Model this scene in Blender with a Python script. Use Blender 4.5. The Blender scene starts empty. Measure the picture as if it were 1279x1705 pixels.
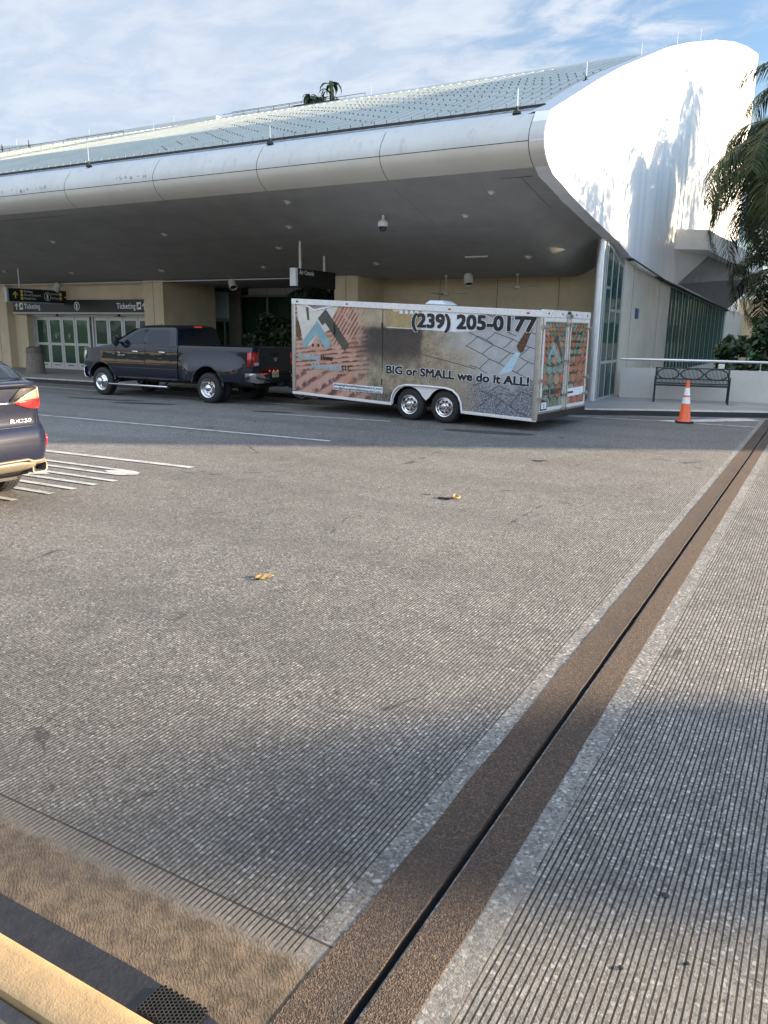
import bpy, bmesh, math, random
from mathutils import Vector, Matrix, noise as mnoise
R = math.radians
rnd = random.Random(7)
S = bpy.context.scene
COL = S.collection

# ------------------------------------------------------------------ camera
cam_d = bpy.data.cameras.new("camera"); cam = bpy.data.objects.new("camera", cam_d); COL.objects.link(cam)
rot = Matrix(((0.87147094, -0.12333369, 0.47468643), (0.49024667, 0.19138986, -0.8503106), (0.01402178, 0.97373442, 0.22725463)))
cam.matrix_world = Matrix.Translation((0, 0, 1.9)) @ rot.to_4x4()
cam_d.sensor_fit = 'HORIZONTAL'; cam_d.sensor_width = 36; cam_d.lens = 1300 / 1279 * 36
cam_d.clip_start = 0.05; cam_d.clip_end = 3000
S.camera = cam

# ------------------------------------------------------------------ light
SUN_AZ = 30.8      # degrees from +X towards +Y
SUN_EL = 11.5
sd = Vector((math.cos(R(SUN_AZ)) * math.cos(R(SUN_EL)), math.sin(R(SUN_AZ)) * math.cos(R(SUN_EL)), math.sin(R(SUN_EL))))
sl = bpy.data.lights.new("sun", 'SUN'); sl.energy = 5.0; sl.angle = R(0.5); sl.color = (1.0, 0.80, 0.56)
so = bpy.data.objects.new("sun", sl); COL.objects.link(so)
so.rotation_euler = sd.to_track_quat('Z', 'Y').to_euler()

S.view_settings.view_transform = 'Standard'; S.view_settings.look = 'None'; S.view_settings.gamma = 1
S.view_settings.exposure = 2.05

# ------------------------------------------------------------------ node helper
class G:
    def __init__(s, nt): s.nt = nt
    def n(s, t, **k):
        o = s.nt.nodes.new(t)
        for a, v in k.items(): setattr(o, a, v)
        return o
    def put(s, sock, v):
        if hasattr(v, 'is_linked') or hasattr(v, 'links'): s.nt.links.new(v, sock)
        elif v is not None:
            if hasattr(sock, 'default_value') and isinstance(v, (tuple, list)) and sock.type == 'RGBA' and len(v) == 3: v = (*v, 1)
            sock.default_value = v
    def m(s, op, a, b=None, c=None, clamp=False):
        o = s.n('ShaderNodeMath', operation=op, use_clamp=clamp); s.put(o.inputs[0], a)
        if b is not None: s.put(o.inputs[1], b)
        if c is not None: s.put(o.inputs[2], c)
        return o.outputs[0]
    def mul(s, a, b): return s.m('MULTIPLY', a, b)
    def add(s, a, b): return s.m('ADD', a, b)
    def sm(s, v, lo, hi, a=0.0, b=1.0):     # smooth map
        o = s.n('ShaderNodeMapRange', interpolation_type='SMOOTHSTEP'); s.put(o.inputs[0], v)
        for i, x in enumerate((lo, hi, a, b)): s.put(o.inputs[i + 1], x)
        return o.outputs[0]
    def mix(s, f, a, b, t='MIX'):
        o = s.n('ShaderNodeMix', data_type='RGBA', blend_type=t); s.put(o.inputs[0], f); s.put(o.inputs[6], a); s.put(o.inputs[7], b); return o.outputs[2]
    def noise(s, v, sc, det=2, rough=.5, dist=0):
        o = s.n('ShaderNodeTexNoise'); s.put(o.inputs['Vector'], v); s.put(o.inputs['Scale'], sc); s.put(o.inputs['Detail'], det); s.put(o.inputs['Roughness'], rough); s.put(o.inputs['Distortion'], dist)
        return o.outputs[0]
    def vor(s, v, sc, out=0, feature='F1', rnd_=1.0):
        o = s.n('ShaderNodeTexVoronoi', feature=feature); s.put(o.inputs['Vector'], v); s.put(o.inputs['Scale'], sc); s.put(o.inputs['Randomness'], rnd_); return o.outputs[out]
    def vmap(s, v, sc=(1, 1, 1), loc=(0, 0, 0), rot=(0, 0, 0)):
        o = s.n('ShaderNodeMapping'); s.put(o.inputs[0], v); o.inputs['Scale'].default_value = sc; o.inputs['Location'].default_value = loc; o.inputs['Rotation'].default_value = rot; return o.outputs[0]
    def xyz(s, v):
        o = s.n('ShaderNodeSeparateXYZ'); s.put(o.inputs[0], v); return o.outputs
    def cxyz(s, x, y, z):
        o = s.n('ShaderNodeCombineXYZ'); s.put(o.inputs[0], x); s.put(o.inputs[1], y); s.put(o.inputs[2], z); return o.outputs[0]
    def bump(s, h, st=1.0, d=.01, nrm=None):
        o = s.n('ShaderNodeBump'); s.put(o.inputs['Strength'], st); s.put(o.inputs['Distance'], d); s.put(o.inputs['Height'], h)
        if nrm is not None: s.put(o.inputs['Normal'], nrm)
        return o.outputs[0]
    def obj(s): return s.n('ShaderNodeTexCoord').outputs['Object']

def newmat(name):
    m = bpy.data.materials.new(name); m.use_nodes = True
    g = G(m.node_tree); b = m.node_tree.nodes['Principled BSDF']
    return m, g, b

MATS = {}
def mat(name, base, rough=.5, metal=0.0, var=.12, vs=3.0, bump=0.0, bs=60.0, rv=.08, spec=.5, coat=0.0, emis=None, trans=0.0, dirt=0.0):
    """painted / plain surfaces: base colour with wear noise, roughness variation and fine relief"""
    if name in MATS: return MATS[name]
    m, g, b = newmat(name)
    o = g.obj()
    n1 = g.noise(o, vs, 5, .6); n2 = g.noise(o, vs * 9, 3, .6)
    f = g.m('ADD', g.mul(n1, .7), g.mul(n2, .3))
    dk = tuple(c * (1 - var) for c in base); lt = tuple(min(1, c * (1 + var)) for c in base)
    c = g.mix(g.sm(f, .3, .7), dk, lt)
    if dirt:
        st = g.noise(g.vmap(o, (6, 6, .7)), 1.0, 4, .6)
        c = g.mix(g.mul(g.sm(st, .52, .75), dirt), c, tuple(x * .45 for x in base))
    g.put(b.inputs['Base Color'], c)
    g.put(b.inputs['Roughness'], g.sm(n2, .2, .8, max(0.02, rough - rv), min(1, rough + rv)))
    b.inputs['Metallic'].default_value = metal; b.inputs['Specular IOR Level'].default_value = spec
    b.inputs['Coat Weight'].default_value = coat; b.inputs['Coat Roughness'].default_value = .04
    b.inputs['Transmission Weight'].default_value = trans
    if bump: g.put(b.inputs['Normal'], g.bump(g.noise(o, bs, 4, .6), 1.0, bump))
    if emis: b.inputs['Emission Color'].default_value = (*emis[:3], 1); b.inputs['Emission Strength'].default_value = emis[3]
    MATS[name] = m
    return m

# ------------------------------------------------------------------ world: sky with clouds
W = bpy.data.worlds.new("World"); S.world = W; W.use_nodes = True
g = G(W.node_tree); bg = W.node_tree.nodes['Background']
sky = g.n('ShaderNodeTexSky', sky_type='NISHITA'); sky.sun_disc = False
sky.sun_elevation = R(SUN_EL); sky.sun_rotation = R(90 - SUN_AZ); sky.air_density = 1.0; sky.dust_density = .6; sky.ozone_density = 1.6; sky.altitude = 10
d = g.n('ShaderNodeTexCoord').outputs['Generated']
x, y, z = g.xyz(d)
zz = g.m('MAXIMUM', z, .0)
# project the direction on a flat cloud layer
cu = g.cxyz(g.m('DIVIDE', x, g.add(zz, .12)), g.m('DIVIDE', y, g.add(zz, .12)), 0.0)
c1 = g.noise(g.vmap(cu, (1, 1, 1), (3.1, .4, 0)), 1.0, 8, .6, .15)
c2 = g.noise(g.vmap(cu, (1, 1.5, 1), (7.7, 2.2, 0), (0, 0, .6)), 4.6, 7, .62, .4)
big = g.noise(g.vmap(cu, (1, 1, 1), (1.2, 5.2, 0)), .35, 2)
# the cloud bank is to the left (west) of the terminal, thinning towards the right
west = g.sm(g.m('ADD', g.mul(x, -.72), g.mul(y, -.35)), -.42, .25)
west = g.add(west, g.mul(g.m('SUBTRACT', big, .5), .5))
cov = g.m('ADD', g.m('ADD', g.mul(c1, .35), g.mul(c2, .70)), g.mul(west, .60))
cm = g.sm(cov, .60, .86)
cl = g.mix(g.sm(c2, .34, .70), (2.1, 2.5, 3.05), (3.75, 3.8, 3.85))
cl = g.mix(g.mul(west, .6), cl, (2.9, 3.15, 3.4))
skyc = g.mix(1.0, sky.outputs[0], (1.0, 1.0, 1.0), 'MULTIPLY')
col = g.mix(g.mul(cm, .90), skyc, cl); col = g.mix(g.sm(z, .14, .0), col, (3.0, 3.0, 3.0))
col = g.mix(g.sm(z, -.05, .0, 1.0, 0.0), col, (1.2, 1.2, 1.2))
# sky brightened overhead and out of view, as added fill for the shade
sky_fill = g.sm(g.m('ADD', g.m('ADD', g.mul(x, .40), g.mul(y, -.50)), g.mul(z, .65)), -.05, .75, 1.0, 2.3)
gl = g.cxyz(g.mul(sky_fill, .95), g.mul(sky_fill, .99), g.mul(sky_fill, 1.06))
col = g.mix(1.0, col, gl, 'MULTIPLY')
g.put(bg.inputs[0], col); bg.inputs[1].default_value = .062

# ------------------------------------------------------------------ mesh builder
class MB:
    def __init__(s): s.v = []; s.f = []; s.m = []; s.T = None
    def _a(s, vs, fs, mi=0):
        o = len(s.v)
        if s.T is not None: vs = [tuple(s.T @ Vector(p)) for p in vs]
        s.v += [tuple(p) for p in vs]; s.f += [tuple(i + o for i in f) for f in fs]; s.m += [mi] * len(fs)
        return s
    def box(s, a, b, mi=0):
        (x0, y0, z0), (x1, y1, z1) = a, b
        x0, x1 = min(x0, x1), max(x0, x1); y0, y1 = min(y0, y1), max(y0, y1); z0, z1 = min(z0, z1), max(z0, z1)
        v = [(x0, y0, z0), (x1, y0, z0), (x1, y1, z0), (x0, y1, z0), (x0, y0, z1), (x1, y0, z1), (x1, y1, z1), (x0, y1, z1)]
        return s._a(v, [(0, 3, 2, 1), (4, 5, 6, 7), (0, 1, 5, 4), (1, 2, 6, 5), (2, 3, 7, 6), (3, 0, 4, 7)], mi)
    def bar(s, p, q, w, h, mi=0, up=(0, 0, 1)):
        p, q = Vector(p), Vector(q); d = (q - p).normalized(); u = Vector(up)
        if abs(d.dot(u)) > .98: u = Vector((0, 1, 0))
        a = d.cross(u).normalized() * (w / 2); b = a.cross(d).normalized() * (h / 2)
        v = [p - a - b, p + a - b, p + a + b, p - a + b, q - a - b, q + a - b, q + a + b, q - a + b]
        return s._a(v, [(0, 1, 2, 3), (7, 6, 5, 4), (0, 4, 5, 1), (1, 5, 6, 2), (2, 6, 7, 3), (3, 7, 4, 0)], mi)
    def tube(s, pts, r, n=8, mi=0, caps=True):
        pts = [Vector(p) for p in pts]; k = len(pts)
        rr = r if isinstance(r, (list, tuple)) else [r] * k
        vs = []; prev = None
        for i, p in enumerate(pts):
            d = (pts[min(i + 1, k - 1)] - pts[max(i - 1, 0)]).normalized()
            if prev is None:
                a = d.orthogonal().normalized()
            else:
                a = (prev - d * prev.dot(d)).normalized()
            prev = a; b = d.cross(a)
            for j in range(n):
                t = 2 * math.pi * j / n
                vs.append(p + (a * math.cos(t) + b * math.sin(t)) * rr[i])
        fs = [(i * n + j, i * n + (j + 1) % n, (i + 1) * n + (j + 1) % n, (i + 1) * n + j) for i in range(k - 1) for j in range(n)]
        if caps: fs += [tuple(range(n - 1, -1, -1)), tuple(range((k - 1) * n, k * n))]
        return s._a(vs, fs, mi)
    def lathe(s, prof, c=(0, 0, 0), axis='z', n=24, mi=0, caps=False):
        """prof: list of (r, h) along the axis"""
        vs = []
        for r, h in prof:
            for j in range(n):
                t = 2 * math.pi * j / n; a, b = r * math.cos(t), r * math.sin(t)
                p = {'z': (a, b, h), 'y': (a, h, b), 'x': (h, a, b)}[axis]
                vs.append((p[0] + c[0], p[1] + c[1], p[2] + c[2]))
        k = len(prof)
        fs = [(i * n + j, i * n + (j + 1) % n, (i + 1) * n + (j + 1) % n, (i + 1) * n + j) for i in range(k - 1) for j in range(n)]
        if caps: fs += [tuple(range(n)), tuple(range((k - 1) * n, k * n))]
        return s._a(vs, fs, mi)
    def poly(s, pts, ext=None, mi=0):
        """flat polygon, or a prism when ext (a vector) is given"""
        n = len(pts)
        if ext is None: return s._a(pts, [tuple(range(n))], mi)
        e = Vector(ext); v = [Vector(p) for p in pts] + [Vector(p) + e for p in pts]
        fs = [tuple(range(n - 1, -1, -1)), tuple(range(n, 2 * n))] + [(i, (i + 1) % n, n + (i + 1) % n, n + i) for i in range(n)]
        return s._a(v, fs, mi)
    def grid(s, rows, mi=0, closed=False):
        k = len(rows); n = len(rows[0]); vs = [p for r in rows for p in r]
        fs = [(i * n + j, i * n + (j + 1) % n, (i + 1) * n + (j + 1) % n, (i + 1) * n + j) for i in range(k - 1) for j in range(n if closed else n - 1)]
        return s._a(vs, fs, mi)
    def sphere(s, c, r, n=16, k=10, mi=0, sq=(1, 1, 1)):
        rows = []
        for i in range(k + 1):
            t = math.pi * i / k; rad = max(1e-4, math.sin(t)) * r
            rows.append([(c[0] + sq[0] * rad * math.cos(2 * math.pi * j / n), c[1] + sq[1] * rad * math.sin(2 * math.pi * j / n), c[2] + sq[2] * r * math.cos(t)) for j in range(n)])
        return s.grid(rows[::-1], mi, True)
    def text(s, body, o, u, v, w=None, h=.1, mi=0, bold=0.0, ext=.001, shear=0.0):
        """lettering on the plane through o, along u, upright v, of width w and capital height h"""
        c = bpy.data.curves.new('t', 'FONT'); c.body = body; c.offset = bold; c.extrude = 0; c.shear = shear; c.resolution_u = 3
        t = bpy.data.objects.new('t', c); COL.objects.link(t)
        me = t.evaluated_get(bpy.context.evaluated_depsgraph_get()).to_mesh()
        vs = [p.co.copy() for p in me.vertices]; fs = [tuple(p.vertices) for p in me.polygons]
        t.to_mesh_clear(); bpy.data.objects.remove(t); bpy.data.curves.remove(c)
        if not vs: return s
        x0 = min(p.x for p in vs); x1 = max(p.x for p in vs)
        ky = h / .69; kx = (w / (x1 - x0)) if w else ky
        u, v = Vector(u).normalized(), Vector(v).normalized(); nrm = u.cross(v).normalized(); o = Vector(o)
        return s._a([o + u * ((p.x - x0) * kx) + v * (p.y * ky) + nrm * ext for p in vs], fs, mi)
    def build(s, name, mats, parent=None, smooth=38, bevel=0.0, bseg=2):
        me = bpy.data.meshes.new(name); me.from_pydata([tuple(p) for p in s.v], [], s.f)
        if not isinstance(mats, (list, tuple)): mats = [mats]
        for m in mats: me.materials.append(m)
        if len(mats) > 1: me.polygons.foreach_set('material_index', s.m)
        me.validate(); 
        bm = bmesh.new(); bm.from_mesh(me)
        if bevel or smooth: bmesh.ops.recalc_face_normals(bm, faces=bm.faces) if len(s.f) < 60000 and not getattr(s, 'norecalc', False) else None
        bm.to_mesh(me); bm.free()
        if smooth:
            me.polygons.foreach_set('use_smooth', [True] * len(me.polygons)); me.set_sharp_from_angle(angle=R(smooth))
        o = bpy.data.objects.new(name, me); COL.objects.link(o)
        if parent is not None: o.parent = parent
        if bevel:
            b = o.modifiers.new('b', 'BEVEL'); b.width = bevel; b.segments = bseg; b.limit_method = 'ANGLE'; b.angle_limit = R(40); b.harden_normals = False
        return o

def tag(o, label=None, cat=None, group=None, kind=None):
    for k, v in (('label', label), ('category', cat), ('group', group), ('kind', kind)):
        if v: o[k] = v
    return o
def empty(name, loc=(0, 0, 0), rz=0, label=None, cat=None, group=None):
    o = bpy.data.objects.new(name, None); COL.objects.link(o); o.location = loc; o.rotation_euler = (0, 0, rz); o.empty_display_size = .2
    return tag(o, label, cat, group)
def kids(o): return [c for c in bpy.data.objects if c.parent == o]
def copy_tree(o, parent=None):
    c = o.copy(); COL.objects.link(c)
    if parent is not None: c.parent = parent
    for ch in kids(o): copy_tree(ch, c)
    return c
def dup(o, loc, label=None, rz=None, scale=None):
    c = copy_tree(o); c.location = loc
    if rz is not None: c.rotation_euler[2] = rz
    if scale: c.scale = scale
    if label: c['label'] = label
    return c
def lerp(a, b, t): return a + (b - a) * t
def sstep(a, b, x):
    t = min(1, max(0, (x - a) / (b - a))); return t * t * (3 - 2 * t)
def interp(tab, x):
    if x <= tab[0][0]: return tab[0][1]
    for (a, p), (b, q) in zip(tab, tab[1:]):
        if x <= b: return p + (q - p) * (x - a) / (b - a)
    return tab[-1][1]

# ================================================================== GROUND
m_road, g, b = newmat("grooved_concrete")
o = g.obj(); x, y, z = g.xyz(o)
n_big = g.noise(o, .35, 4, .55); n_mid = g.noise(o, 3.5, 5, .6); n_fin = g.noise(o, 90, 3, .7); n_cr = g.noise(o, 420, 2, .6)
wob = g.mul(g.m('SUBTRACT', g.noise(g.vmap(o, (9, 1.6, 1)), 1.0, 3), .5), .014)
gx = g.m('DIVIDE', g.add(x, wob), .0215)
fr = g.m('ABSOLUTE', g.m('SUBTRACT', g.m('FRACT', gx), .5))       # 0 in the middle of a groove
edge = g.mul(g.noise(g.vmap(o, (70, 30, 1)), 1.0, 3, .7), .085)
groove = g.sm(fr, g.add(.06, edge), g.add(.135, edge), 1.0, 0.0)
# bare strips on both sides of the joint, and the zone where grooves fade out
dj = g.m('ABSOLUTE', g.add(x, .965))
off = g.sm(g.add(dj, g.mul(g.m('SUBTRACT', n_mid, .5), .05)), .255, .275)
edgeY = g.add(y, g.mul(g.m('SUBTRACT', g.noise(o, 14, 4, .7), .5), .13))
gend = g.m('MAXIMUM', g.sm(edgeY, 1.645, 1.70), g.sm(x, -.95, -.9))
far = g.sm(g.add(x, g.mul(n_big, 4)), -9.5, -4.5, .25, 1.0)
miss = g.sm(g.noise(g.vmap(o, (5, .8, 1), (4, 9, 0)), 1.0, 2), .18, .24)
gm = g.mul(g.mul(g.mul(groove, off), g.mul(gend, far)), miss)
# stones in the worn surface
od = g.n('ShaderNodeVectorMath', operation='ADD'); g.put(od.inputs[0], o); nv = g.n('ShaderNodeTexNoise'); g.put(nv.inputs['Vector'], o); nv.inputs['Scale'].default_value = 70; sc_ = g.n('ShaderNodeVectorMath', operation='SCALE'); g.put(sc_.inputs[0], nv.outputs[1]); sc_.inputs['Scale'].default_value = .014; g.put(od.inputs[1], sc_.outputs[0]); ow = od.outputs[0]
vd = g.vor(ow, 52); vc = g.vor(ow, 52, 1); vr = g.xyz(vc)[0]; vr2 = g.xyz(vc)[1]
wear = g.sm(g.add(g.noise(o, 1.3, 5, .7), g.mul(n_big, .3)), .42, .75)
chip = g.mul(g.sm(vd, g.add(.16, g.mul(vr2, .34)), g.add(.24, g.mul(vr2, .34)), 1.0, 0.0), g.sm(vr, g.m('SUBTRACT', .86, g.mul(wear, .40)), g.m('SUBTRACT', .90, g.mul(wear, .40))))
vd2 = g.vor(o, 150); vr3 = g.xyz(g.vor(o, 150, 1))[0]
grit = g.mul(g.sm(vd2, .25, .45, 1.0, 0.0), g.sm(vr3, .66, .78))
matrixc = g.mix(g.sm(n_mid, .3, .7), (.125, .120, .113), (.235, .224, .208))
matrixc = g.mix(g.mul(g.sm(n_big, .35, .7), .45), matrixc, (.30, .285, .262))
# a mosaic of worn stones: every cell has its own tone, darker mortar between
cr_, cg_, cb_ = g.xyz(g.vor(ow, 58, 1)); cd_ = g.vor(ow, 58, 0, 'DISTANCE_TO_EDGE')
stc = g.mix(g.sm(cr_, .0, 1.0), (.07, .068, .066), (.32, .305, .285)); stc = g.mix(g.mul(g.sm(cg_, .6, .9), .6), stc, (.30, .24, .185))
stone_m = g.mul(g.sm(cd_, .03, .12), g.sm(g.add(cb_, g.mul(n_mid, .5)), .45, .60))
matrixc = g.mix(g.mul(stone_m, .75), matrixc, stc)
c = g.mix(g.mul(grit, .62), matrixc, (.46, .44, .41))
spk = g.xyz(g.vor(o, 62, 1))[2]; c = g.mix(g.mul(g.sm(spk, .70, .74), g.mul(g.sm(g.vor(o, 62), .5, .3), .55)), c, (.06, .056, .05))
c = g.mix(g.mul(chip, .55), c, g.mix(vr2, (.34, .32, .30), (.62, .60, .57)))
darkg = g.mul(g.sm(vd2, .0, .3), g.sm(g.xyz(g.vor(o, 95, 1))[1], .80, .84))
c = g.mix(g.mul(darkg, .5), c, (.05, .048, .045))
edgeln = g.sm(g.m('ABSOLUTE', g.m('SUBTRACT', edgeY, 1.655)), .03, .0); c = g.mix(g.mul(g.mul(edgeln, .6), g.sm(x, -1.05, -1.1)), c, (.045, .035, .026))
near_shade = g.mul(g.sm(g.add(y, g.mul(n_mid, 1.2)), 5.2, 1.9), g.sm(x, -.5, -1.3)); c = g.mix(g.mul(near_shade, .28), c, (.05, .045, .038))  # colour darkened towards the camera, imitating groove shade under low sun
sunwarm = g.mul(g.sm(y, 1.9, 2.8, 1.0, 0.0), g.sm(x, -.95, -.8))      # near right painted lighter and warmer, imitating low sunlight there
c = g.mix(g.mul(sunwarm, .35), c, (.30, .27, .225))
# near-left: transition slab without stones, then a trowelled tan patch
leftn = g.mul(g.sm(edgeY, 1.745, 1.765, 1.0, 0.0), g.sm(x, -1.05, -1.0, 1.0, 0.0))
c = g.mix(g.mul(leftn, .75), c, g.mix(n_mid, (.13, .115, .10), (.20, .175, .145)))
tan = g.mul(g.sm(g.add(edgeY, 0), 1.61, 1.68, 1.0, 0.0), g.sm(x, -1.05, -1.0, 1.0, 0.0))
c = g.mix(g.mul(tan, .92), c, g.mix(g.sm(g.noise(o, 14, 6, .7), .35, .65), (.075, .055, .036), (.175, .13, .085)))
tin = g.m('SINE', g.mul(g.add(y, g.mul(n_mid, .006)), 6.283 / .0052))
tinm = g.mul(g.mul(g.sm(y, 3.2, 2.4), g.m('SUBTRACT', 1.0, tan)), g.m('SUBTRACT', 1.0, leftn))
stain = g.sm(g.noise(g.vmap(o, (1, 1, 1), (12, 4, 0)), .9, 4, .6), .60, .78)
c = g.mix(g.mul(stain, .35), c, (.09, .085, .08))
c = g.mix(g.mul(g.mul(g.sm(tin, .1, .7), tinm), .45), c, (.04, .037, .034))
c = g.mix(g.mul(gm, .93), c, (.012, .010, .009))
# faint wheel tracks along the lanes and oil drips between them
trk_ = g.m('SINE', g.mul(g.add(y, g.mul(n_big, 1.2)), 6.283 / 1.9)); c = g.mix(g.mul(g.mul(g.sm(trk_, .2, 1.0), g.sm(x, -1.2, -2.4)), .22), c, (.085, .08, .075))
dv = g.vor(g.vmap(o, (1, 1, 1), (.3, .7, 0)), 1.9); drip = g.mul(g.sm(g.add(dv, g.mul(g.noise(o, 24, 3), .05)), .075, .045), g.sm(g.xyz(g.vor(g.vmap(o, (1, 1, 1), (.3, .7, 0)), 1.9, 1))[0], .55, .6)); c = g.mix(g.mul(drip, .6), c, (.03, .028, .026))
# saw cuts across the lanes and hair cracks
cy = g.m('ABSOLUTE', g.m('SUBTRACT', g.m('FRACT', g.m('DIVIDE', g.add(y, g.mul(n_mid, .03)), 4.6)), .5))
cut = g.mul(g.mul(g.sm(cy, .0004, .0009, 1.0, 0.0), g.sm(g.noise(o, 2.0, 3), .5, .56)), .6)
cut = g.m('MAXIMUM', cut, g.mul(g.sm(g.m('ABSOLUTE', g.m('SUBTRACT', edgeY if False else g.add(y, g.mul(n_fin, .004)), 1.752)), .003, .006, 1.0, 0.0), g.sm(x, -1.05, -1.0, 1.0, 0.0)))
crv = g.vor(g.add(0, 0) if False else g.vmap(o, (.55, .3, 1)), 1.0, 0, 'DISTANCE_TO_EDGE')
crack = g.mul(g.sm(g.add(crv, g.mul(g.m('SUBTRACT', n_mid, .5), .06)), .001, .004, 1.0, 0.0), g.sm(g.noise(o, .8, 2), .52, .58))
c = g.mix(g.m('MAXIMUM', g.mul(cut, .8), g.mul(crack, .6)), c, (.02, .02, .02))
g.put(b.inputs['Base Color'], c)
g.put(b.inputs['Roughness'], g.sm(n_mid, .2, .8, .68, .92)); b.inputs['Specular IOR Level'].default_value = .35
# relief
rip = g.m('SINE', g.add(g.mul(g.add(g.mul(x, .62), g.mul(y, .78)), 6.283 / .0125), g.mul(g.noise(g.vmap(o, (22, 13, 1)), 1.0, 5, .7), 34.0))); rip = g.mul(g.add(rip, 1.0), g.sm(g.noise(o, 16, 5, .7), .32, .66, .05, .75))
hh = g.m('ADD', g.mul(gm, -.008), g.mul(n_fin, .0022))
hh = g.m('ADD', hh, g.mul(n_cr, .0009)); hh = g.m('ADD', hh, g.mul(chip, .0006)); hh = g.m('ADD', hh, g.mul(g.mul(tin, tinm), .00028))
hh = g.m('ADD', hh, g.mul(g.mul(rip, tan), .0035)); hh = g.m('ADD', hh, g.mul(cut, -.004))
hh = g.m('ADD', hh, g.mul(g.noise(o, 22, 3, .6), .005)); hh = g.m('ADD', hh, g.mul(stone_m, .0008)); hh = g.m('ADD', hh, g.mul(g.mul(g.noise(o, 240, 3, .7), tan), .006))
g.put(b.inputs['Normal'], g.bump(hh, 1.0, 1.0))

m_grass = mat("lawn", (.05, .09, .03), .9, var=.4, vs=2, bump=.02, bs=30)
MB().poly([(-900, -900, -.06), (900, -900, -.06), (900, 900, -.06), (-900, 900, -.06)]).build("ground", m_grass, smooth=0)["kind"] = 'structure'
rpl = [(-150, -14), (-.965, -14), (-.965, 21.6), (-1.12, 21.5), (-5, 19.2), (-150, 19.2)]; rpr = [(-.938, -14), (150, -14), (150, 23.2), (9, 23.2), (-.938, 21.7)]
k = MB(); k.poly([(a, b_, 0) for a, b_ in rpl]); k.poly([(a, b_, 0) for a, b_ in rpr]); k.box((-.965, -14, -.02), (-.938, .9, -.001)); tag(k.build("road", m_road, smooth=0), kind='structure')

# sidewalk with kerb
m_walk = mat("sidewalk_concrete", (.27, .262, .25), .85, var=.16, vs=1.4, bump=.0015, bs=180)
m_kerbblack = mat("black_kerb_paint", (.012, .012, .014), .6, var=.3, vs=8, bump=.002, bs=50)
m_kerbtop = mat("kerb_edge_concrete", (.42, .39, .34), .8, var=.2, vs=6, bump=.002, bs=80)
kerb = [(-150, 17.15), (-40, 17.35), (-23.7, 17.5), (-12, 17.95), (-5.2, 18.35), (-4.4, 18.75), (-3.85, 19.1), (-2.5, 19.75), (-1.12, 20.46), (4, 22.6), (12, 24.5), (60, 25)]
tag(MB().poly([(a, b_ + .16, .15) for a, b_ in kerb] + [(60, 60, .15), (-150, 60, .15)]).build("sidewalk", m_walk, smooth=0), kind='structure')
kb = MB()
for (a0, b0), (a1, b1) in zip(kerb, kerb[1:]):
    kb._a([(a0, b0, -.01), (a1, b1, -.01), (a1, b1 + .012, .125), (a0, b0 + .012, .125)], [(0, 1, 2, 3)], 0)
    kb._a([(a0, b0 + .012, .125), (a1, b1 + .012, .125), (a1, b1 + .035, .1555), (a0, b0 + .035, .1555)], [(0, 1, 2, 3)], 1)
    kb._a([(a0, b0 + .035, .1555), (a1, b1 + .035, .1555), (a1, b1 + .165, .1555), (a0, b0 + .165, .1555)], [(0, 1, 2, 3)], 1)
tag(kb.build("kerb", [m_kerbblack, m_kerbtop], smooth=60), kind='structure')
# gutter pan along the kerb
m_gut = mat("gutter_concrete", (.17, .16, .15), .85, var=.25, vs=3, bump=.002, bs=90)
gp = MB()
for (a0, b0), (a1, b1) in zip(kerb, kerb[1:]): gp._a([(a0, b0 - .42, .004), (a1, b1 - .42, .004), (a1, b1, .004), (a0, b0, .004)], [(0, 1, 2, 3)])
tag(gp.build("gutter", m_gut, smooth=0), kind='structure')

# road paint
m_paint, g, b = newmat("worn_road_paint")
o = g.obj(); ch = g.sm(g.add(g.mul(g.noise(o, 60, 4, .7), .55), g.mul(g.noise(o, 4, 3), .45)), .40, .50)
g.put(b.inputs['Base Color'], g.mix(ch, (.22, .215, .20), (.50, .50, .48))); b.inputs['Roughness'].default_value = .75
g.put(b.inputs['Normal'], g.bump(g.noise(o, 90, 3), 1.0, .002))
m_ypaint = mat("faded_yellow_paint", (.46, .36, .20), .8, var=.3, vs=6)
def strip(name, pts, w, m=m_paint, zz=.008):
    k = MB()
    rows = []
    for i, (a, b_) in enumerate(pts):
        p = Vector(pts[max(i - 1, 0)]); q = Vector(pts[min(i + 1, len(pts) - 1)]); d = (q - p).normalized(); n = Vector((-d.y, d.x)) * (w / 2)
        rows.append([(a - n.x, b_ - n.y, zz), (a + n.x, b_ + n.y, zz)])
    k.grid(rows); return tag(k.build(name, m, smooth=0), kind='structure')
strip("lane_line", [(-30, 10.9), (-14.58, 11.1), (-7.4, 11.3)], .115)
strip("lane_line", [(-10.85, 14.26), (-8.0, 14.55)], .10)
strip("lane_line", [(-10.3, 7.89), (-13.5, 7.8)], .12)
strip("lane_line", [(-10.3, 7.89), (-7.53, 8.01)], .12)
strip("lane_line", [(-60, 16.4), (-24, 16.55), (-19.1, 16.3), (-12, 16.3)], .12)
strip("lane_line", [(-12, 16.3), (-9.05, 16.6), (-7, 17.3), (-5.3, 18.0)], .14, m_ypaint)
strip("lane_line", [(-5.3, 18.0), (-3.64, 18.12), (-1.2, 18.22)], .10)
strip("lane_line", [(-.74, 18.24), (30, 19.5)], .10)
k = MB(); k.poly([(-3.25, 18.27, .009), (-2.8, 18.2, .009), (-1.25, 19.55, .009), (-1.2, 19.72, .009), (-1.62, 20.0, .009), (-2.2, 19.35, .009)])
tag(k.build("gore_marking", m_paint, smooth=0), kind='structure')
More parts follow.
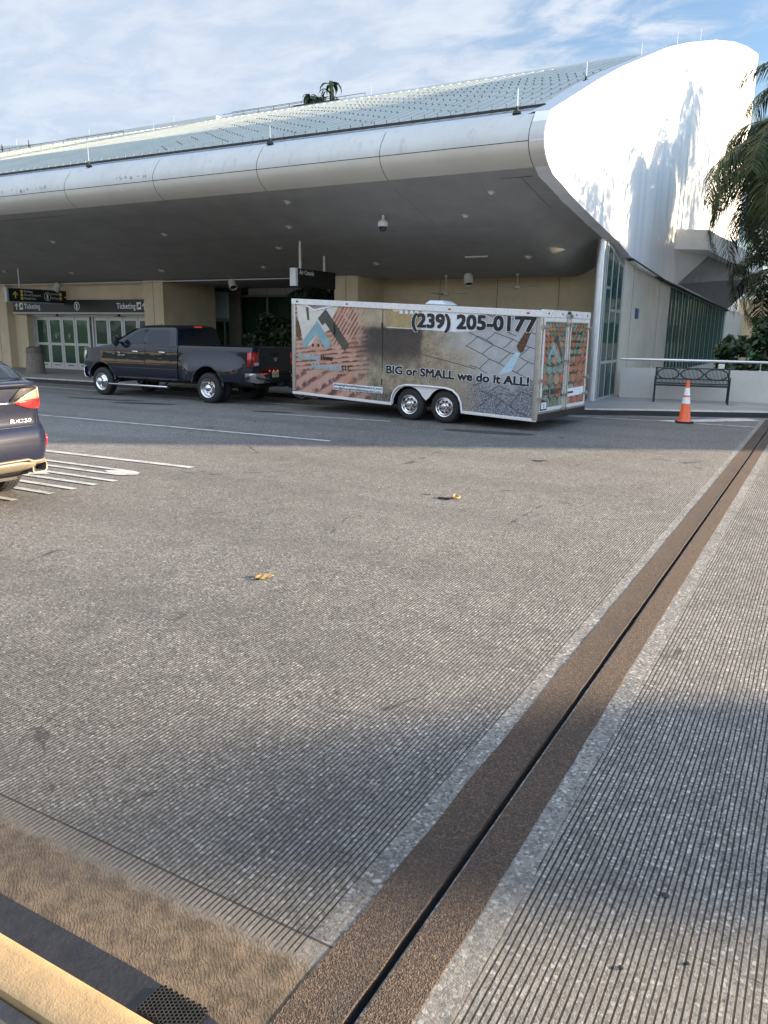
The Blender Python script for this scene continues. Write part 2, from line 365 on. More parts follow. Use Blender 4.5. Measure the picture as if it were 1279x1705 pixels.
# stretched lettering painted on the lane, read from the lane direction
k = MB(); zz = .009
def seg(a, b_, w): 
    a, b_ = Vector(a), Vector(b_); d = (b_ - a).normalized(); n = Vector((-d.y, d.x)) * (w / 2)
    k.poly([(a.x - n.x, a.y - n.y, zz), (b_.x - n.x, b_.y - n.y, zz), (b_.x + n.x, b_.y + n.y, zz), (a.x + n.x, a.y + n.y, zz)])
seg((-11.5, 7.27), (-8.15, 7.335), .085); seg((-11.5, 6.99), (-8.15, 7.07), .085)
cvx = [(-8.15, 7.375), (-7.95, 7.37), (-7.80, 7.32), (-7.74, 7.22), (-7.80, 7.11), (-7.95, 7.045), (-8.15, 7.03), (-8.15, 7.112), (-8.28, 7.16), (-8.33, 7.2), (-8.28, 7.25), (-8.15, 7.293)]
k.poly([(a, b_, zz) for a, b_ in cvx])
seg((-11.5, 6.69), (-7.62, 6.745), .085); seg((-9.4, 6.40), (-7.64, 6.45), .085); k.poly([(-9.6, 6.74, zz + .002), (-8.95, 6.72, zz + .002), (-8.7, 6.62, zz + .002), (-8.95, 6.42, zz + .002), (-9.6, 6.38, zz + .002)])
seg((-11.5, 6.08), (-7.64, 6.14), .085); seg((-11.5, 5.78), (-7.64, 5.82), .085); seg((-11.5, 5.33), (-7.67, 5.37), .085)
tag(k.build("road_lettering", m_paint, smooth=0), kind='structure')
m_oil = mat("oil_stained_concrete", (.045, .043, .042), .55, var=.3, vs=9)
for sx, sy, a_, b_, q in ((-16.8, 14.5, 1.0, .13, .12), (-15.0, 14.35, .85, .16, .25), (-11.2, 14.62, .55, .10, .1), (-15.8, 14.75, .4, .07, 0), (-5.6, 14.1, .9, .2, .1)):
    k = MB(); rr_ = [1 + .25 * mnoise.noise(Vector((sx + math.cos(t) * 2, sy + math.sin(t) * 2, 0))) for t in [i * .2856 for i in range(22)]]
    k.poly([(sx + a_ * rr_[i] * math.cos(i * .2856), sy + b_ * rr_[i] * math.sin(i * .2856) + q * math.cos(i * .2856), .0055) for i in range(22)])
    tag(k.build("oil_stain", m_oil, smooth=0), kind='structure')

# joint: two bands of brown elastic concrete with a black rubber gap
m_band, g, b = newmat("brown_joint_compound")
o = g.obj(); n1 = g.noise(o, 120, 3, .65); n2 = g.noise(o, 2.2, 4); vv = g.vor(o, 190)
cc = g.mix(n2, (.055, .035, .025), (.088, .056, .039)); cc = g.mix(g.sm(n1, .48, .66), cc, (.19, .125, .078)); cc = g.mix(g.mul(g.sm(n1, .48, .36), .8), cc, (.02, .013, .01)); cc = g.mix(g.mul(g.sm(g.noise(o, 1.1, 4), .5, .7), .5), cc, (.05, .035, .028))
g.put(b.inputs['Base Color'], cc); b.inputs['Roughness'].default_value = .7
g.put(b.inputs['Normal'], g.bump(g.m('ADD', g.mul(n1, .016), g.mul(vv, -.010)), 1.0, 1.0))
m_rub = mat("black_rubber_seal", (.012, .012, .012), .35, var=.3, vs=30, bump=.004, bs=40)
rows = [];  rows2 = []
yy = 1.0
def jit(v, s_, a): return a * mnoise.noise(Vector((v * s_, s_, 3.3)))
band = MB(); ys = [1.0 + i * .08 for i in range(60)] + [5.8 + i * .4 for i in range(37)]
L = [[(-1.142 + jit(v, 3, .006), v, -.004), (-1.14 + jit(v, 3, .006), v, .003), (-.984 + jit(v, 9, .003), v, .004), (-.966 + jit(v, 9, .004), v, .007), (-.9615 + jit(v, 9, .002), v, -.05)] for v in ys]
Rr = [[(-.9395 + jit(v, 7, .002), v, -.05), (-.930 + jit(v, 7, .003), v, .005), (-.795 + jit(v, 4, .006), v, .0035), (-.793 + jit(v, 4, .006), v, -.004)] for v in ys]
band.grid(L); band.grid(Rr); tag(band.build("expansion_joint", m_band, smooth=50), kind='structure')
k = MB(); k.grid([[(-.975, v, -.022), (-.958, v, -.012 + jit(v, 20, .003)), (-.946, v, -.03), (-.93, v, -.022)] for v in ys]); tag(k.build("joint_seal", m_rub, smooth=60), kind='structure')
# small step in the band where the near slab begins
m_gap = mat("black_painted_gutter", (.016, .016, .019), .45, var=.35, vs=14, bump=.004, bs=60)
k = MB(); k.poly([(-8, 1.262, .005), (-1.52, 1.262, .005), (-1.15, 1.262, .005), (-1.15, 1.33, .005), (-1.3, 1.362, .005), (-1.6, 1.378, .005), (-8, 1.378, .005)]); tag(k.build("drain_channel", m_gap, smooth=0), kind='structure')
# hexagonal grate sunk in the channel
k = MB(); hx = .0072
for i in range(17):
    for j in range(8):
        cx_, cy_ = -1.485 + i * hx * 1.5, 1.272 + (j + .5 * (i % 2)) * hx * 1.732
        P6 = [(cx_ + hx * math.cos(math.pi / 3 * q), cy_ + hx * math.sin(math.pi / 3 * q)) for q in range(6)]
        p6 = [(cx_ + hx * .78 * math.cos(math.pi / 3 * q), cy_ + hx * .78 * math.sin(math.pi / 3 * q)) for q in range(6)]
        for q in range(6):
            a, b2 = q, (q + 1) % 6
            k._a([(*P6[a], .015), (*P6[b2], .015), (*p6[b2], .015), (*p6[a], .015), (*p6[a], .008), (*p6[b2], .008)], [(0, 1, 2, 3), (3, 2, 5, 4)])
gr = k.build("drain_grate", mat("dark_cast_iron", (.05, .048, .045), .55, .6, var=.2), smooth=0)
tag(gr, "small black hexagonal drain grate in the dark channel behind the yellow kerb", "grate")
# yellow kerb in the corner
m_yk, g, b = newmat("yellow_kerb_paint")
o = g.obj(); n1 = g.noise(o, 40, 4, .6)
g.put(b.inputs['Base Color'], g.mix(g.sm(g.noise(o, 7, 5, .65), .35, .75), (.42, .28, .14), (.32, .22, .11))); b.inputs['Roughness'].default_value = .6
g.put(b.inputs['Normal'], g.bump(g.m('ADD', g.mul(n1, .0018), g.mul(g.noise(o, 160, 2), .0008)), 1.0, 1.0))
k = MB(); k.grid([[(xx, 1.222, -.01), (xx, 1.20, .10), (xx, 1.185, .117), (xx, 1.16, .12), (xx, 1.075, .12), (xx, 1.06, .115), (xx, 1.055, -.01)] for xx in (-9, -5, -1)])
tag(k.build("near_kerb", m_yk, smooth=50), kind='structure')
tag(MB().box((-9, .2, -.02), (-1, 1.05, .095)).build("near_pavement", mat("dark_paving", (.10, .085, .075), .85, var=.3, vs=8, bump=.004, bs=60)), kind='structure')  # plain dark brown paving behind the near kerb

# fallen leaves and crumbs
m_leaf = mat("dry_golden_leaf", (.32, .215, .08), .55, var=.25, vs=30, rv=.05)
m_leafd = mat("dark_dry_leaf", (.035, .025, .018), .7, var=.3, vs=30)
def leaf(loc, l, w, h, rz, m, label, sd=0):
    rows = []; rr = random.Random(sd); lobes = [rr.uniform(.75, 1.15) for _ in range(13)]; cur = rr.uniform(-.3, .5)
    for i in range(13):
        t = i / 12; ww = w * math.sin(math.pi * min(1, t * .9 + .07)) ** .6 * lobes[i]
        rows.append([((t - .5) * l + .1 * l * s_ * s_ * (1 if i < 7 else -1) * .3, s_ * ww / 2 + cur * l * (t - .5) ** 2, .004 + h * (.5 + .9 * mnoise.noise(Vector((t * 3 + sd, s_ * 1.5, sd))) + .6 * abs(s_) * t)) for s_ in (-1, -.66, -.33, 0, .33, .66, 1)])
    k = MB(); k.grid([[(a, b_, max(.003, c_)) for a, b_, c_ in r_] for r_ in rows]); k.tube([(-l / 2, cur * l * .25, .006), (-l * .72, cur * l * .4, .010)], .0014, 5)
    o = k.build("fallen_leaf", m, smooth=25); o.location = loc; o.rotation_euler[2] = rz
    md = o.modifiers.new('s', 'SOLIDIFY'); md.thickness = .001
    return tag(o, label, "leaf", "leaves fallen on the concrete")
leaf((-3.64, 4.62, 0), .15, .10, .016, .9, m_leaf, "golden dry leaf casting a shadow, nearest of the two on the grooved road", 5)
leaf((-3.58, 8.12, .012), .13, .10, .026, 2.0, m_leaf, "golden dry leaf farther off, on a dark leaf in the middle of the road", 9)
leaf((-3.66, 8.10, 0), .26, .10, .012, .52, m_leafd, "flat dark leaf under the golden leaf in the middle of the road")
leaf((-3.63, 11.33, 0), .22, .07, .01, .55, m_leafd, "thin dark leaf near the shadow edge behind the trailer")
leaf((-3.97, 8.17, 0), .07, .03, .006, .4, m_leafd, "tiny dark leaf left of the farther golden leaf")
for i, (lx, ly, sz) in enumerate(((-.27, 2.525, .014), (-.33, 2.13, .009), (-.155, 2.25, .008), (-.86, 2.06, .006))):
    k = MB(); k.sphere((0, 0, sz * .4), sz, 9, 6, sq=(1.1, .8, .5))
    k.v = [(a * (1 + .3 * mnoise.noise(Vector((a * 90, b_ * 90, i)))), b_ * (1 + .3 * mnoise.noise(Vector((b_ * 90, a * 90, i)))), c_) for a, b_, c_ in k.v]
    o = k.build("pebble", m_leafd); o.location = (lx, ly, 0)
    tag(o, ["dark crumb lying across a groove on the near right slab", "small dark crumb below the larger one on the near right slab", "dark crumb nearest the right edge of the near slab", "tiny crumb right beside the brown joint band"][i], "pebble", "dark crumbs on the near slab")

# ================================================================== TERMINAL BUILDING
m_white = mat("white_wall_panel", (.80, .79, .76), .42, var=.05, vs=1.2, bump=.0006, bs=200, dirt=.10)
m_fasc = mat("satin_metal_panel", (.54, .54, .52), .6, .0, var=.06, vs=1.0, dirt=.30)
m_fasc2 = mat("bounce_tinted_panel", (.58, .54, .47), .6, .0, var=.05, vs=1.0)  # satin panel again, tinted cream for light bounced off the ground
m_soff = mat("grey_soffit_plaster", (.30, .285, .26), .8, var=.10, vs=1.6, bump=.0008, bs=160)
m_beige = mat("beige_stucco", (.58, .47, .31), .85, var=.10, vs=1.5, bump=.0015, bs=220, dirt=.12)
m_pier = mat("pale_beige_stucco", (.58, .53, .44), .8, var=.08, vs=1.5, bump=.0012, bs=220, dirt=.18)
m_joint = mat("dark_joint", (.03, .03, .03), .8)
m_roof = mat("grey_green_metal_roof", (.38, .41, .39), .9, .0, var=.08, vs=.8, dirt=.12, spec=.04, rv=.05)
m_flash = mat("pale_flashing", (.46, .50, .54), .6, .0, var=.06)
m_alu = mat("satin_aluminium", (.58, .60, .62), .34, .75, var=.06, vs=6)
m_alup = mat("grey_painted_frame", (.42, .42, .40), .45, .2, var=.08, vs=6)
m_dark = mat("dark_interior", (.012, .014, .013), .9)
m_black = mat("black_sign_face", (.008, .008, .009), .4, var=.2)
m_letter = mat("white_letter_film", (.72, .72, .68), .6)
m_yel = mat("yellow_letter_film", (.80, .58, .14), .6)

def glass(name, tint, refl=.0, rough=.03, t=.6):
    if name in MATS: return MATS[name]
    m, g, b = newmat(name)
    out = m.node_tree.nodes['Material Output']
    b.inputs['Base Color'].default_value = (*[c * .25 for c in tint], 1); b.inputs['Roughness'].default_value = rough; b.inputs['Specular IOR Level'].default_value = .9
    o = g.obj(); g.put(b.inputs['Normal'], g.bump(g.noise(o, .9, 2), 1.0, .012))
    tr = g.n('ShaderNodeBsdfTransparent'); tr.inputs[0].default_value = (*tint, 1)
    mx = g.n('ShaderNodeMixShader'); mx.inputs[0].default_value = 1 - t
    m.node_tree.links.new(tr.outputs[0], mx.inputs[1]); m.node_tree.links.new(b.outputs[0], mx.inputs[2]); m.node_tree.links.new(mx.outputs[0], out.inputs[0])
    MATS[name] = m; return m
m_gdoor = glass("tinted_door_glass", (.20, .38, .28), t=.45)
m_gstore = glass("teal_storefront_glass", (.30, .55, .52), t=.5)
m_ggreen = glass("green_ribbed_glass", (.10, .36, .24), t=.35)
m_gdark = glass("dark_green_glass", (.12, .30, .20), t=.3)

XE = -5.1
q = 5.1 / 5.2
bot0 = [(15.315, 5.70), (15.24, 5.55), (15.342, 5.678), ]
nose = [(15.574, 5.976), (15.43, 5.80), (15.342, 5.66), (15.305, 5.56), (15.300, 5.44), (15.34, 5.30), (15.438, 5.185), (15.55, 5.10), (15.675, 5.03)]
soffA = [(15.675, 5.03), (15.913, 4.924), (17.628, 4.663), (19.488, 4.447), (21.608, 4.224), (22.988, 4.005), (24.403, 3.798), (25.724, 3.753), (30.602, 3.607), (46.934, 3.234), (48.3, 3.20)]
topA = [(15.574, 5.976), (18.785, 7.323), (20.661, 8.067), (25.611, 9.879), (28.647, 10.878), (34.16, 12.557), (39.095, 13.918), (43.619, 15.018), (48.303, 15.997)]
SC = lambda t: [(a * q, 1.9 + (b_ - 1.9) * q) for a, b_ in t]
nose, soffA, topA = SC(nose), SC(soffA), SC(topA)
Y_N = nose[0][0]
bld = empty("terminal_building", (-30, 22, 0), label="airport terminal with a wide curved canopy, grey metal roof and bright white end wall", cat="building")
BO = Vector((-30, 22, 0))
def bbuild(k, name, mats, parent=None, **kw):
    """builds a mesh given in world coordinates as a part of the building"""
    k.v = [(a - BO.x, b_ - BO.y, c_) for a, b_, c_ in k.v]
    return k.build(name, mats, parent or bld, **kw)

XL = -75.0
# white end wall, thick, following the profile
k = MB(); outl = [(y_, z_) for y_, z_ in nose] + soffA[1:] + [(47.37, 4)]
outl = [(y_, z_) for y_, z_ in nose[1:]] + soffA[1:] + list(reversed([(y_, z_ + .03) for y_, z_ in topA]))
# rounded far top corner
outl2 = []
for y_, z_ in outl: outl2.append((y_, z_))
far_top = outl2[len(nose) - 1 + len(soffA) - 1]
vs = [(XE, y_, z_) for y_, z_ in outl2] + [(XE - .30, y_, z_) for y_, z_ in outl2]
n = len(outl2)
k._a(vs, [tuple(range(n))] + [tuple(range(2 * n - 1, n - 1, -1))] + [(i, (i + 1) % n, n + (i + 1) % n, n + i) for i in range(n)])
m_white2, g, b = newmat("glossy_white_end_wall")
o = g.obj(); st = g.noise(g.vmap(o, (1, 2.2, .12)), 1.0, 4, .6)
g.put(b.inputs['Base Color'], g.mix(g.sm(st, .4, .75), (.82, .81, .79), (.70, .70, .69))); g.put(b.inputs['Roughness'], g.sm(st, .3, .7, .38, .52))
g.put(b.inputs['Normal'], g.bump(g.noise(g.vmap(o, (1, 3.5, .35)), 1.0, 3), 1.0, .012))
bbuild(k, "end_wall", m_white2, smooth=30)
# return wall behind
bbuild(MB().box((XE - .3, 47.3, 0), (XE - 6, 47.5, 15.6)), "rear_wall", m_white, smooth=0)
# roof skin
k = MB(); rprof = [(15.9, 6.13)] + [(y_, z_ - .09) for y_, z_ in topA[1:]]
k.grid([[(xx, y_, z_) for y_, z_ in rprof] for xx in (XE - .3, XL)]); 
roof = bbuild(k, "roof", m_roof, smooth=60)
k = MB(); xs = XE - .55
seams = []
while xs > XL: seams.append(xs); xs -= .305
def roofz(y_): return interp(rprof, y_)
for xs in seams:
    for (y0, z0), (y1, z1) in zip(rprof[:3], rprof[1:4]):
        k._a([(xs - .012, y0, z0), (xs - .012, y0, z0 + .014), (xs + .012, y0, z0 + .014), (xs + .012, y0, z0), (xs - .012, y1, z1), (xs - .012, y1, z1 + .014), (xs + .012, y1, z1 + .014), (xs + .012, y1, z1)], [(0, 1, 5, 4), (1, 2, 6, 5), (2, 3, 7, 6)])
bbuild(k, "standing_seams", m_roof, roof, smooth=0)
k = MB(); k.grid([[(xx, y_, z_) for y_, z_ in [(nose[0][0] - .02, nose[0][1] - .04), (15.55, 6.0), (15.9, 6.12), (15.93, 6.16)]] for xx in (XE - .02, XL)])
bbuild(k, "eaves_flashing", m_flash, smooth=50)
k = MB(); k.bar((XE - .32, 15.9, 6.19), (XL, 15.9, 6.19), .03, .05); bbuild(k, "eaves_rail", m_joint, smooth=0)
# rake flashing along the end wall, inside edge
k = MB()
for (y0, z0), (y1, z1) in zip(topA[:-1], topA[1:]): k._a([(XE - .3, y0, z0 + .035), (XE + .01, y0, z0 + .035), (XE + .01, y1, z1 + .035), (XE - .3, y1, z1 + .035), (XE - .55, y0, z0 - .02), (XE - .55, y1, z1 - .02)], [(0, 1, 2, 3), (4, 0, 3, 5)])
bbuild(k, "rake_flashing", m_flash, smooth=50)
# snow guards: a T pin on each seam at the eaves and staggered clamps up the slope
def pin_mb(h=.13):
    k = MB(); k.box((-.007, -.007, 0), (.007, .007, h)); k.box((-.022, -.008, h), (.022, .008, h + .010)); return k
pins = []
for i, xs in enumerate(seams): pins.append((xs, 16.0, 'pin'))
for i, xs in enumerate(seams):
    if xs < -17.5: break
    for j in range(9):
        y_ = 16.9 + j * .62 + (i % 7) * .26
        if y_ < 21.4 + min(4, (i * .12)): pins.append((xs, y_, 'clamp'))
pk = [(p, p[1] * .85 - p[0] * .47) for p in pins]; pk.sort(key=lambda t: t[1] * (1.3 if t[0][2] == 'clamp' else 1))
proto = {}
rest = MB()
for i, (p, _) in enumerate(pk):
    xs, y_, kd = p; z_ = roofz(y_)
    if i < 99:
        if kd not in proto:
            o = (pin_mb() if kd == 'pin' else pin_mb(.03)).build("snow_guard", mat("grey_clamp", (.13, .14, .14), .6), bld, smooth=0); proto[kd] = o
        else: o = proto[kd].copy(); COL.objects.link(o)
        o.location = (xs - BO.x, y_ - BO.y, z_)
    else:
        rest.T = Matrix.Translation((xs, y_, z_)); s_ = pin_mb() if kd == 'pin' else pin_mb(.035); rest._a(s_.v, s_.f); rest.T = None
tag(bbuild(rest, "snow_guard", m_joint, smooth=0), kind='stuff')

# rounded fascia panels
seamx = [-5.53 + .12, -8.67, -11.82, -15.02, -18.24]; pw = 3.19
mid = nose[4]
upper = nose[:5]; lower = nose[4:]
def panel(prof, x0, x1, name, mt):
    k = MB(); k.grid([[(xx, y_, z_) for y_, z_ in prof] for xx in (x0, x1)]); return bbuild(k, name, mt, smooth=60)
def refine(t):    # smooth the nose profile
    out = []
    P = [t[0]] + t + [t[-1]]
    for i in range(1, len(P) - 2):
        p0, p1, p2, p3 = [Vector(v) for v in P[i - 1:i + 3]]
        for s_ in (0, .33, .66):
            out.append(tuple(.5 * ((2 * p1) + (p2 - p0) * s_ + (2 * p0 - 5 * p1 + 4 * p2 - p3) * s_ ** 2 + (3 * p1 - p0 - 3 * p2 + p3) * s_ ** 3)))
    out.append(t[-1]); return out
nz = refine(nose); im = min(range(len(nz)), key=lambda i: abs(nz[i][1] - mid[1]))
up, lo = nz[:im + 1], nz[im:]
up = up[:-1] + [(up[-1][0], up[-1][1] + .007)]; lo = [(lo[0][0], lo[0][1] - .007)] + lo[1:]
sx = [XE - .02, -5.41] + [-5.41 - 3.19 * i for i in range(1, 22)]
for i, (a, b_) in enumerate(zip(sx, sx[1:])):
    panel(up, a - .007, b_ + .007, "upper_fascia_panel", m_fasc); panel(lo, a - .007, b_ + .007, "lower_fascia_panel", m_fasc2)
k = MB(); k.grid([[(xx, y_ + .03, z_) for y_, z_ in nz] for xx in (XE - .03, XL)]); bbuild(k, "fascia_backing", m_joint, smooth=60)
# mould streaks on a few upper panels
m_mould = mat("dark_mould_streak", (.20, .22, .17), .7, var=.3)
k = MB(); r9 = random.Random(3)
def on_nose(i, t, off=.003):
    a, b_ = Vector(nz[i]), Vector(nz[i + 1]); p = a.lerp(b_, t); d_ = (b_ - a).normalized(); return (p.x - abs(d_.y) * off, p.y + abs(d_.x) * off)
for x0, x1, nn in ((-21.9, -18.6, 26), (-16.6, -15.2, 16), (-19.2, -18.9, 3)):
    for i in range(nn):
        xx = r9.uniform(x0, x1); w_ = r9.uniform(.008, .03); i0 = r9.choice((7, 8, 8, 9)); i1 = min(im - 1, i0 + r9.choice((1, 2, 2)))
        pts = [on_nose(j, 0) for j in range(i0, i1 + 1)]
        if len(pts) < 2: continue
        for (y0, z0), (y1, z1) in zip(pts, pts[1:]): k._a([(xx, y0, z0), (xx + w_, y0, z0), (xx + w_ * .9, y1, z1), (xx + w_ * .1, y1, z1)], [(0, 1, 2, 3)])
bbuild(k, "mould_streaks", m_mould, smooth=0)
# soffit
def mainz(y_):
    return interp([(15.37, 4.97), (15.6, 4.86), (21.3, 3.475), (23, 3.455), (60, 3.455)], y_)
def soffz(xx, y_): return lerp(mainz(y_), interp(soffA, y_), sstep(-6.7, -5.55, xx))
k = MB(); sxs = [XE - .29, -5.6, -5.8, -6.0, -6.2, -6.4, -6.6, -6.8, -7.5, -10, -15, -20, -30, -45, XL]
sys_ = [15.37, 15.6] + [16 + i * .5 for i in range(15)] + [24, 28]
k.grid([[(xx, y_, soffz(xx, y_)) for y_ in sys_] for xx in sxs]); bbuild(k, "soffit", m_soff, smooth=60)
k = MB()   # panel joints in the soffit
def sline(p, q_, w=.012, n=8):
    p, q_ = Vector(p), Vector(q_); d_ = (q_ - p).normalized(); nn = Vector((-d_.y, d_.x)) * w / 2
    rows = []
    for i in range(n + 1):
        c_ = p.lerp(q_, i / n); rows.append([(c_.x - nn.x, c_.y - nn.y, soffz(c_.x - nn.x, c_.y - nn.y) - .004), (c_.x + nn.x, c_.y + nn.y, soffz(c_.x + nn.x, c_.y + nn.y) - .004)])
    k.grid(rows)
for xx in (-12.2, -15.0, -23, -33): sline((xx, 15.7), (xx, 21.2), .006)
sline((-6.8, 17.9), (-50, 17.9), .006, 3); sline((-6.8, 20.6), (-50, 20.6), .006, 3)
sline((-5.5, 15.62), (XL, 15.62), .02, 3)
for xx in (-5.75,): sline((xx, 15.65), (xx, 17.6))
for xx in (-8.6, -18, -28): sline((xx, 15.7), (xx, 21.2), .006)
sline((-7, 18.9), (-50, 18.9), .006, 3)
bbuild(k, "soffit_joints", m_joint, smooth=0)

# piers, header and doors
def pier(x0, x1, y0, y1, ztop=3.7):
    k = MB(); k.box((x0, y0, .1), (x1, y1, ztop)); o = bbuild(k, "pier", m_beige, smooth=0)
    xm = (x0 + x1) / 2; k = MB(); k.box((xm - .008, y0 - .003, .15), (xm + .008, y0 + .01, ztop)); bbuild(k, "joint_line", m_joint, o, smooth=0)
pier(-30.9, -29.75, 21.25, 23); pier(-21.95, -21.0, 21.25, 24); pier(-13.75, -12.9, 21.25, 23.0)
k = MB(); k.box((-29.75, 21.55, 2.86), (-21.95, 21.8, 3.7)); bbuild(k, "door_header_wall", m_beige, smooth=0)
k = MB(); k.bar((-60, 21.2, 3.46), (-12.9, 21.2, 3.46), .05, .035); bbuild(k, "white_trim_pipe", m_alup, smooth=0)
bbuild(MB().box((-60, 21.3, .1), (-30.9, 22.6, 3.7)), "west_wall", m_beige, smooth=0)
# recessed wall behind the trailer
k = MB(); k.box((-12.9, 22.9, .1), (-5.55, 23.1, 3.9)); rw = bbuild(k, "recess_wall", m_beige, smooth=0)
for xx in (-10.9, -9.0, -7.1): bbuild(MB().box((xx, 22.896, .15), (xx + .012, 22.9, 3.9)), "joint_line", m_joint, rw, smooth=0)
# sign band above the doors
k = MB(); k.box((-29.5, 21.40, 2.40), (-21.97, 21.55, 2.86)); sb_ = bbuild(k, "ticketing_sign", m_black, smooth=0)
k = MB(); u, v = (1, 0, 0), (0, 0, 1); yy = 21.396
def arrow_up(k, x_, y_, z_, s_, mi=0, U=(1, 0, 0)):
    U = Vector(U); 
    pts = [(0, 1), (.42, .52), (.34, .42), (.08, .70), (.08, 0), (-.08, 0), (-.08, .70), (-.34, .42), (-.42, .52)]
    k.poly([Vector((x_, y_, z_)) + U * (a * s_) + Vector((0, 0, b_ * s_)) for a, b_ in pts], mi=mi)
def ring(k, c, r, w, U=(1, 0, 0), mi=0, n=28):
    U = Vector(U); c = Vector(c)
    k.grid([[c + U * (rr_ * math.cos(t)) + Vector((0, 0, rr_ * math.sin(t))) for rr_ in (r - w, r)] for t in [2 * math.pi * i / n for i in range(n + 1)]], mi)
arrow_up(k, -29.30, yy, 2.49, .28); k.box((-29.12, yy - .002, 2.50), (-28.90, yy, 2.76)); k.text("Ticketing", (-28.83, yy, 2.53), u, v, .98, .20, bold=.012)
ring(k, (-25.7, yy, 2.63), .16, .03); k.text("1", (-25.745, yy, 2.54), u, v, .08, .18, bold=.02)
k.text("Ticketing", (-23.52, yy, 2.53), u, v, .98, .20, bold=.012); k.box((-22.48, yy - .002, 2.50), (-22.26, yy, 2.76)); arrow_up(k, -22.1, yy, 2.49, .26)
bbuild(k, "sign_lettering", m_letter, sb_, smooth=0)
k = MB()
for xa in (-29.09, -22.45): k.box((xa, yy - .005, 2.56), (xa + .05, yy - .003, 2.60)); k.box((xa + .06, yy - .005, 2.58), (xa + .16, yy - .003, 2.70)); k.box((xa + .02, yy - .005, 2.64), (xa + .05, yy - .003, 2.67))
bbuild(k, "pictogram", m_black, sb_, smooth=0)
k = MB(); k.box((-29.55, 21.38, 2.33), (-21.97, 21.56, 2.395)); bbuild(k, "sign_sill", m_alup, smooth=0)

# two sets of glazed doors
DY = 21.95
bbuild(MB().box((-29.75, 25.5, .1), (-21, 25.6, 3.5)), "lobby_back_wall", mat("lobby_wall", (.16, .15, .11), .9), smooth=0)
m_dframe = mat("door_aluminium", (.50, .51, .49), .4, .35, var=.06, vs=5)
bbuild(MB().box((-29.75, 21.8, 2.24), (-21.95, DY + .1, 3.6)), "transom", m_dframe, smooth=0)
bbuild(MB().box((-29.75, 21.6, .1), (-29.0, DY + .1, 3.0)), "door_side_wall", m_beige, smooth=0)
def door_leaf(x0, x1, solid=False):
    f = MB(); w = .09
    f.box((x0, DY, .15), (x0 + w, DY + .05, 2.24)); f.box((x1 - w, DY, .15), (x1, DY + .05, 2.24)); f.box((x0 + w, DY, 2.10), (x1 - w, DY + .05, 2.24)); f.box((x0 + w, DY, .15), (x1 - w, DY + .05, .40)); f.box((x0 + w, DY, 1.10), (x1 - w, DY + .05, 1.20))
    o = bbuild(f, "door_leaf", m_dframe, smooth=0)
    bbuild(MB().box((x0 + w, DY + .02, .40), (x1 - w, DY + .032, 1.10)).box((x0 + w, DY + .02, 1.20), (x1 - w, DY + .032, 2.10)), "pane", m_gdoor, o, smooth=0)
    bbuild(MB().box((x0 + .2, DY - .006, .29), (x1 - .2, DY - .001, .32)), "kick_slot", m_joint, o, smooth=0)
    return o
w = .80
for bx in (-28.95, -25.45):
    for i in range(4):
        o = door_leaf(bx + i * w + .012, bx + (i + 1) * w - .012)
        if i in (1, 2):
            kk = MB(); ring(kk, (bx + (i + .5) * w, DY + .014, 1.50), .055, .014); kk.box((bx + (i + .5) * w - .03, DY + .012, 1.38), (bx + (i + .5) * w + .03, DY + .016, 1.41)); bbuild(kk, "safety_decal", m_letter, o, smooth=0)
    kk = MB(); kk.box((bx, DY - .05, .15), (bx - .07, DY + .08, 2.24)); bbuild(kk, "door_post", m_dframe, smooth=0); kk = MB(); kk.box((bx + 4 * w, DY - .05, .15), (bx + 4 * w + .09, DY + .08, 2.4)); bbuild(kk, "door_post", m_dframe, smooth=0)
    kk = MB(); kk.sphere((bx + 2 * w, 21.78, 2.30), .06, 12, 8, sq=(1, .6, .8)); kk.box((bx + 1.75 * w, 21.76, 2.245), (bx + 2.4 * w, 21.79, 2.26)); bbuild(kk, "door_sensor", m_joint)

# glazed recess between the piers: pale panels over dark glass
m_blueg = mat("sky_tinted_panel", (.62, .68, .76), .6, var=.05)  # blue-grey colour stands in for skylight from an open court
BY = 26.0
k = MB(); k.box((-21.0, BY, 3.20), (-13.7, BY + .1, 3.7)); o = bbuild(k, "upper_panel_band", m_blueg, smooth=0)
k = MB()
for i in range(8): k.box((-21.0 + i * .95, BY - .004, 3.2), (-20.985 + i * .95, BY, 3.6))
bbuild(k, "joint_line", m_joint, o, smooth=0)
k = MB(); k.poly([(-26, BY - .6, 2.35), (-21.6, BY - .6, 2.25), (-21.6, BY - .6, 3.28), (-23.0, BY - .6, 3.42), (-26, BY - .6, 3.60)], (0, .1, 0)); bbuild(k, "sloped_panel_wall", m_blueg, smooth=0)
k = MB()
for i in range(6): k.box((-21.6 + i * 1.55, BY - .03, .15), (-21.54 + i * 1.55, BY + .05, 3.16))
k.box((-21.6, BY - .04, 3.12), (-13.7, BY + .05, 3.2)); k.box((-26, BY - .62, 2.14), (-21.6, BY - .5, 2.26))
for i in range(5): k.box((-26 + i * 1.05, BY - .6, .15), (-25.95 + i * 1.05, BY - .52, 2.14))
bbuild(k, "glazing_frame", m_alup, smooth=0)
bbuild(MB().box((-21.6, BY + .01, .15), (-13.7, BY + .03, 3.14)).box((-26, BY - .56, .15), (-21.6, BY - .54, 2.14)), "glazing", m_gdark, smooth=0)
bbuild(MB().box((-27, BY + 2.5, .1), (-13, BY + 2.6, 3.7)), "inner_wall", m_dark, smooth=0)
bbuild(MB().box((-13.7, 23.0, .1), (-13.2, BY + 2.5, 3.7)), "inner_side_wall", m_beige, smooth=0)

